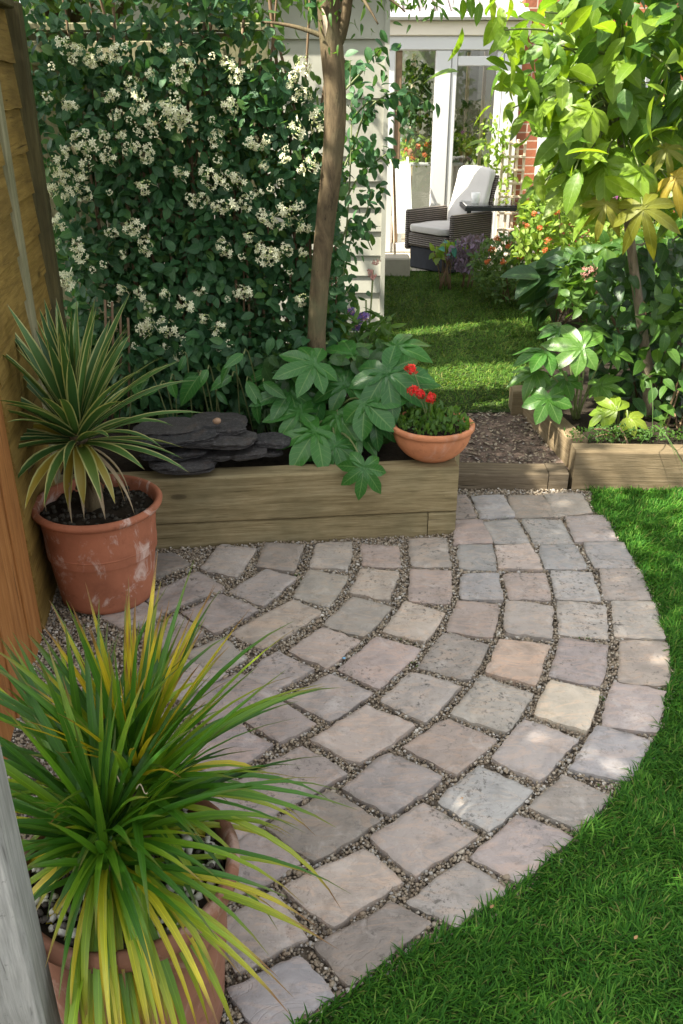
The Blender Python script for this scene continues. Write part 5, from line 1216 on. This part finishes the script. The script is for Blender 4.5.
m = MB(); m.box((HX(350), HY + 2.80, FZ + .004), (HX(516), HY + 2.88, 3.0)); m.box((HX(514), HY + .32, FZ + .004), (HX(516), HY + 2.79, 2.3)); m.build('inner_wall', m_plaster, cv, False)
m = MB(); m.box((HX(470), HY + .55, FZ), (HX(473), HY + .60, zt0)); m.box((HX(484), HY + .35, FZ), (HX(487), HY + .40, zt0)); m.box((HX(416), HY + .9, FZ), (HX(420), HY + .95, zt0)); m.build('inner_posts', m_bwood, cv, False)
# indoor plants and staging behind the glass, one standing in for a reflection
ind = empty('plant_staging', (HX(420), HY + .6, FZ + .003)); tag(ind, 'white staging bench inside the conservatory carrying potted plants', 'bench')
m = MB(); zb = HZ(166); m.box((HX(402), HY + .42, zb - .03), (HX(470), HY + .85, zb), None, .006); m.build('bench_top', m_white, ind, False)
for (u, yy) in ((405, .45), (466, .45), (405, .80), (466, .80)):
    m = MB(); m.box((HX(u) - .02, HY + yy, FZ + .003), (HX(u) + .02, HY + yy + .04, zb - .032)); m.build('leg', m_white, ind, False)
def indoor(name, label, poly, mat, n, size, fl_=None, pu=None):
    root = shrub(name, label, 'pot plant', poly, (HY + .45, HY + .8), n, size, T_s2, mat, zmin=zb - .02, stems=4, flowers=fl_)
    c = root.location; m = MB(); m.lathe([(.05, .0), (.055, .004), (.075, .10), (.08, .13), (.07, .13), (.065, .05)], 20, (c[0], c[1], zb + .002)); m.build('pot', m_terra2, root)
indoor('pot_plant', 'bushy houseplant with orange flowers left of the white conservatory post', [(401, 165), (402, 140), (415, 132), (430, 138), (431, 165)], m_lime, 420, (.04, .08), [([(406, 150), (412, 158), (418, 146), (425, 155), (409, 140), (428, 145)], m_orange, .03, HY + .4)])
indoor('pot_plant', 'tall dark green houseplant behind the right conservatory pane', [(448, 165), (448, 125), (458, 105), (475, 100), (485, 120), (482, 160)], m_dark, 420, (.05, .10))
indoor('pot_plant', 'tall leafy plant added behind the left door pane to stand in for reflected garden', [(401, 140), (402, 70), (415, 58), (430, 66), (430, 138)], m_dark, 420, (.05, .10))  # dark plant added in place of the green reflection in this pane
dl = empty('climbing_plant', (HX(485), HY - .35, .15)); tag(dl, 'pale green climber on the white trellis by the brick pillar', 'plant')
m = MB(); p = np.array([P(rng.uniform(482, 512), rng.uniform(120, 200), HY - .32) for _ in range(190)]) + rng.normal(size=(190, 3)) * .03; scatter_leaves(m, p, (.04, .08), T_s2); m.build('foliage', m_lime, dl)
tr = empty('trellis', (HX(510), HY - .28, .15)); tag(tr, 'pale wooden plant trellis standing against the conservatory corner', 'trellis')
m = MB()
for u in (499, 506, 513, 520): m.box((HX(u) - .012, HY - .25, .15), (HX(u) + .012, HY - .226, HZ(138)), None, .003)
for v in (142, 155, 168, 181, 194, 210, 226): m.box((HX(498), HY - .275, HZ(v) - .01), (HX(521), HY - .252, HZ(v) + .012), None, .003)
m.build('lattice', m_bwood, tr, False)

# ------------------------------------------------------------------ garden furniture
def local(root, name, mb, mat, smooth=False):
    o = mb.build(name, mat, None, smooth); o.parent = root; return o
cp = P(446, 262, 8.15); ch = empty('rattan_armchair', (cp[0] + .02, 8.35, .147), R(-50)); ch.scale = (.80, .80, .80); tag(ch, 'brown rattan armchair with white seat and tall white back cushion on the terrace', 'armchair')
m = MB(); m.box((-.30, -.30, .0), (.30, .30, .245), None, .015); local(ch, 'skirt', m, m_blackf)
m = MB(); m.box((-.31, -.33, .25), (.31, .32, .40), None, .02); local(ch, 'seat_frame', m, m_rattan)
for s_ in (-1, 1):
    m = MB(); a, b = (.315, .385) if s_ > 0 else (-.385, -.315); m.box((a, -.32, .20), (b, .34, .64), None, .02); local(ch, 'arm', m, m_rattan)
Mb = Matrix.Translation((0, .30, .40)) @ Matrix.Rotation(R(-17), 4, 'X')
m = MB(); m.box((-.28, .01, 0), (.28, .05, .64), Mb, .015); local(ch, 'backrest', m, m_rattan)
def cushion(lo, hi, M, tufts):
    m = MB(); n = 14; v = []; lo = np.array(lo); hi = np.array(hi); c = (lo + hi) / 2; h = (hi - lo) / 2
    vv, _, ft, uv = T_ico(4, 1, (1, 1, 1), 0)
    s_ = np.sign(vv) * np.abs(vv) ** .32; vv = s_ * h
    for i in range(len(vv)):
        vv[i] += .010 * mn.noise(Vector(vv[i] * 9)) * np.sign(vv[i])
        for (tx, tz) in tufts:
            d = math.hypot(vv[i][0] - tx, vv[i][2] - tz); vv[i][1] += .035 * math.exp(-(d / .07) ** 2) * (1 if vv[i][1] < 0 else 0)
    w = np.array([M @ Vector(q + c) for q in vv]); m.add(w, (np.zeros((0, 4), int), ft), uv); return m
local(ch, 'seat_cushion', cushion((-.30, -.36, .405), (.30, .22, .50), Matrix.Identity(4), []), m_cush, True)
local(ch, 'back_cushion', cushion((-.26, -.10, .02), (.26, .0, .70), Mb, [(0, .05), (0, -.08), (.12, .1), (-.12, .1)]), m_cush, True)
tb = empty('garden_table', (P(502, 205, 8.4)[0], 8.45, .147)); tag(tb, 'dark metal garden table with glass top beside the rattan chair', 'table')
zt = P(500, 203, 8.45)[2] - .147
m = MB(); m.box((-.36, -.30, zt), (.36, .30, zt + .012), None, .004); local(tb, 'tabletop', m, m_glass)
m = MB(); m.box((-.37, -.31, zt - .035), (.37, -.285, zt - .002)); m.box((-.37, .285, zt - .035), (.37, .31, zt - .002)); m.box((-.37, -.284, zt - .035), (-.345, .284, zt - .002)); m.box((.345, -.284, zt - .035), (.37, .284, zt - .002)); local(tb, 'table_frame', m, m_black)
for (x, y) in ((-.33, -.27), (.33, -.27), (-.33, .27), (.33, .27)):
    m = MB(); m.box((x - .018, y - .018, 0), (x + .018, y + .018, zt - .037)); local(tb, 'leg', m, m_black)
cu = P(476, 198, 8.3); m = MB(); m.lathe([(.028, 0), (.035, .005), (.042, .09), (.038, .09), (.03, .01), (.001, .008)], 20, (cu[0], 8.32, .147 + zt + .013)); tag(m.build('mug', m_bowlitem), 'white mug standing on the glass garden table', 'mug')
dk = empty('deck_chair', (HX(398), HY - .40, .147)); tag(dk, 'folded pale canvas deck chair leaning by the conservatory door', 'deck chair')
m = MB(); m.strip(bez((HX(404), HY - .46, .40), (HX(403), HY - .32, .68), (HX(402), HY - .14, 1.0), 10), .15, np.array([0, -1, .4]), None, .05); m.build('canvas', plain('grey_canvas', (.38, .40, .38), .9, .08, 8), dk)
m = MB()
for dx in (-.08, .08): m.tube([(HX(403) + dx, HY - .52, .147), (HX(399) + dx, HY - .10, 1.06)], .012, 8)
m.build('frame', m_bwood, dk)
slb = P(395, 262, 7.9); m = MB(); m.box((slb[0] - .14, 7.95, .12), (slb[0] + .14, 8.18, .30), None, .012); tag(m.build('stone_block', m_paleslab, None, False), 'pale stone block on the grass at the shed corner', 'block')

# ------------------------------------------------------------------ small litter
m = MB()
for (u, v) in ((398, 629), (404, 640), (410, 645), (520, 742), (452, 640), (412, 664), (600, 480), (640, 560), (470, 905), (430, 925), (345, 952), (392, 660), (585, 640), (606, 700), (300, 575), (540, 600), (355, 700), (480, 655), (505, 560), (650, 640), (660, 690), (565, 835), (610, 790)):
    c = G(u, v, -.012); n = random.randint(8, 18); p = c + rng.normal(size=(n, 3)) * [.012, .012, .003]
    scatter_leaves(m, p, (.005, .013), T_small, (0, -.2, .9), .5, (0, 0, .4), .9)
o = m.build('joint_weeds', m_mid); tag(o, 'tiny green weeds and moss tufts sprouting in the gravel joints', 'weeds', kind='stuff')
c = G(344, 657, 0); m = MB(); v, _, ft, uv = T_ico(1, 2, (.007, .006, .003), .3); m.add(v + [c[0], c[1], -.004], (np.zeros((0, 4), int), ft), uv); tag(m.build('plastic_scrap', m_blue), 'tiny pale blue scrap lying in the gravel joint', 'scrap')
for (u, v, lab) in ((490, 908, 'small brown fallen leaf on the lawn edge'), (634, 939, 'tiny dry leaf on the grass at lower right'), (460, 800, 'curled yellow leaf in the gravel by a mauve paver')):
    c = G(u, v, .02 if u != 460 else -.002); m = MB(); m.inst(T_ovate(.6, .3, -.3, 5), c[None], frames(np.array([[.7, .5, .05]]), np.array([[.1, -.2, 1.]])), np.array([.011]), np.array([.5])); tag(m.build('fallen_leaf', m_dryleaf), lab, 'leaf', 'fallen leaves')

# ------------------------------------------------------------------ light, sky, camera
el = math.asin(SUNV[2]); az = math.atan2(SUNV[0], SUNV[1])
w = bpy.data.worlds.new('World'); SC.world = w; w.use_nodes = True; nt = w.node_tree; bg = nt.nodes['Background']
sky = nt.nodes.new('ShaderNodeTexSky'); sky.sky_type = 'NISHITA'; sky.sun_disc = False; sky.sun_elevation = el; sky.sun_rotation = az; sky.dust_density = 2.5; sky.air_density = 1.0
hsv = nt.nodes.new('ShaderNodeHueSaturation'); hsv.inputs['Saturation'].default_value = .16; nt.links.new(sky.outputs[0], hsv.inputs['Color']); nt.links.new(hsv.outputs[0], bg.inputs[0])
bg.inputs[1].default_value = .13
L = bpy.data.lights.new('sun', 'SUN'); L.energy = 4.7; L.angle = R(.6); L.color = (1.0, .93, .80)
lo = bpy.data.objects.new('sun', L); COL.objects.link(lo); lo.rotation_euler = Vector(SUNV).to_track_quat('Z', 'Y').to_euler(); lo.location = (-3, -2, 8)
cam = bpy.data.cameras.new('camera'); co = bpy.data.objects.new('camera', cam); COL.objects.link(co); co.location = (0, 0, CH); co.rotation_euler = (math.pi / 2 - CT, 0, 0)
cam.sensor_width = 36; cam.lens = 36 * CF / 1024; cam.clip_start = .05; cam.clip_end = 500; SC.camera = co
SC.view_settings.view_transform = 'Standard'; SC.view_settings.look = 'None'; SC.view_settings.gamma = 1; SC.view_settings.exposure = 1.86
SC.cycles.max_bounces = 8; SC.cycles.transparent_max_bounces = 12
SC.cycles.use_denoising = True
SC.render.film_transparent = False
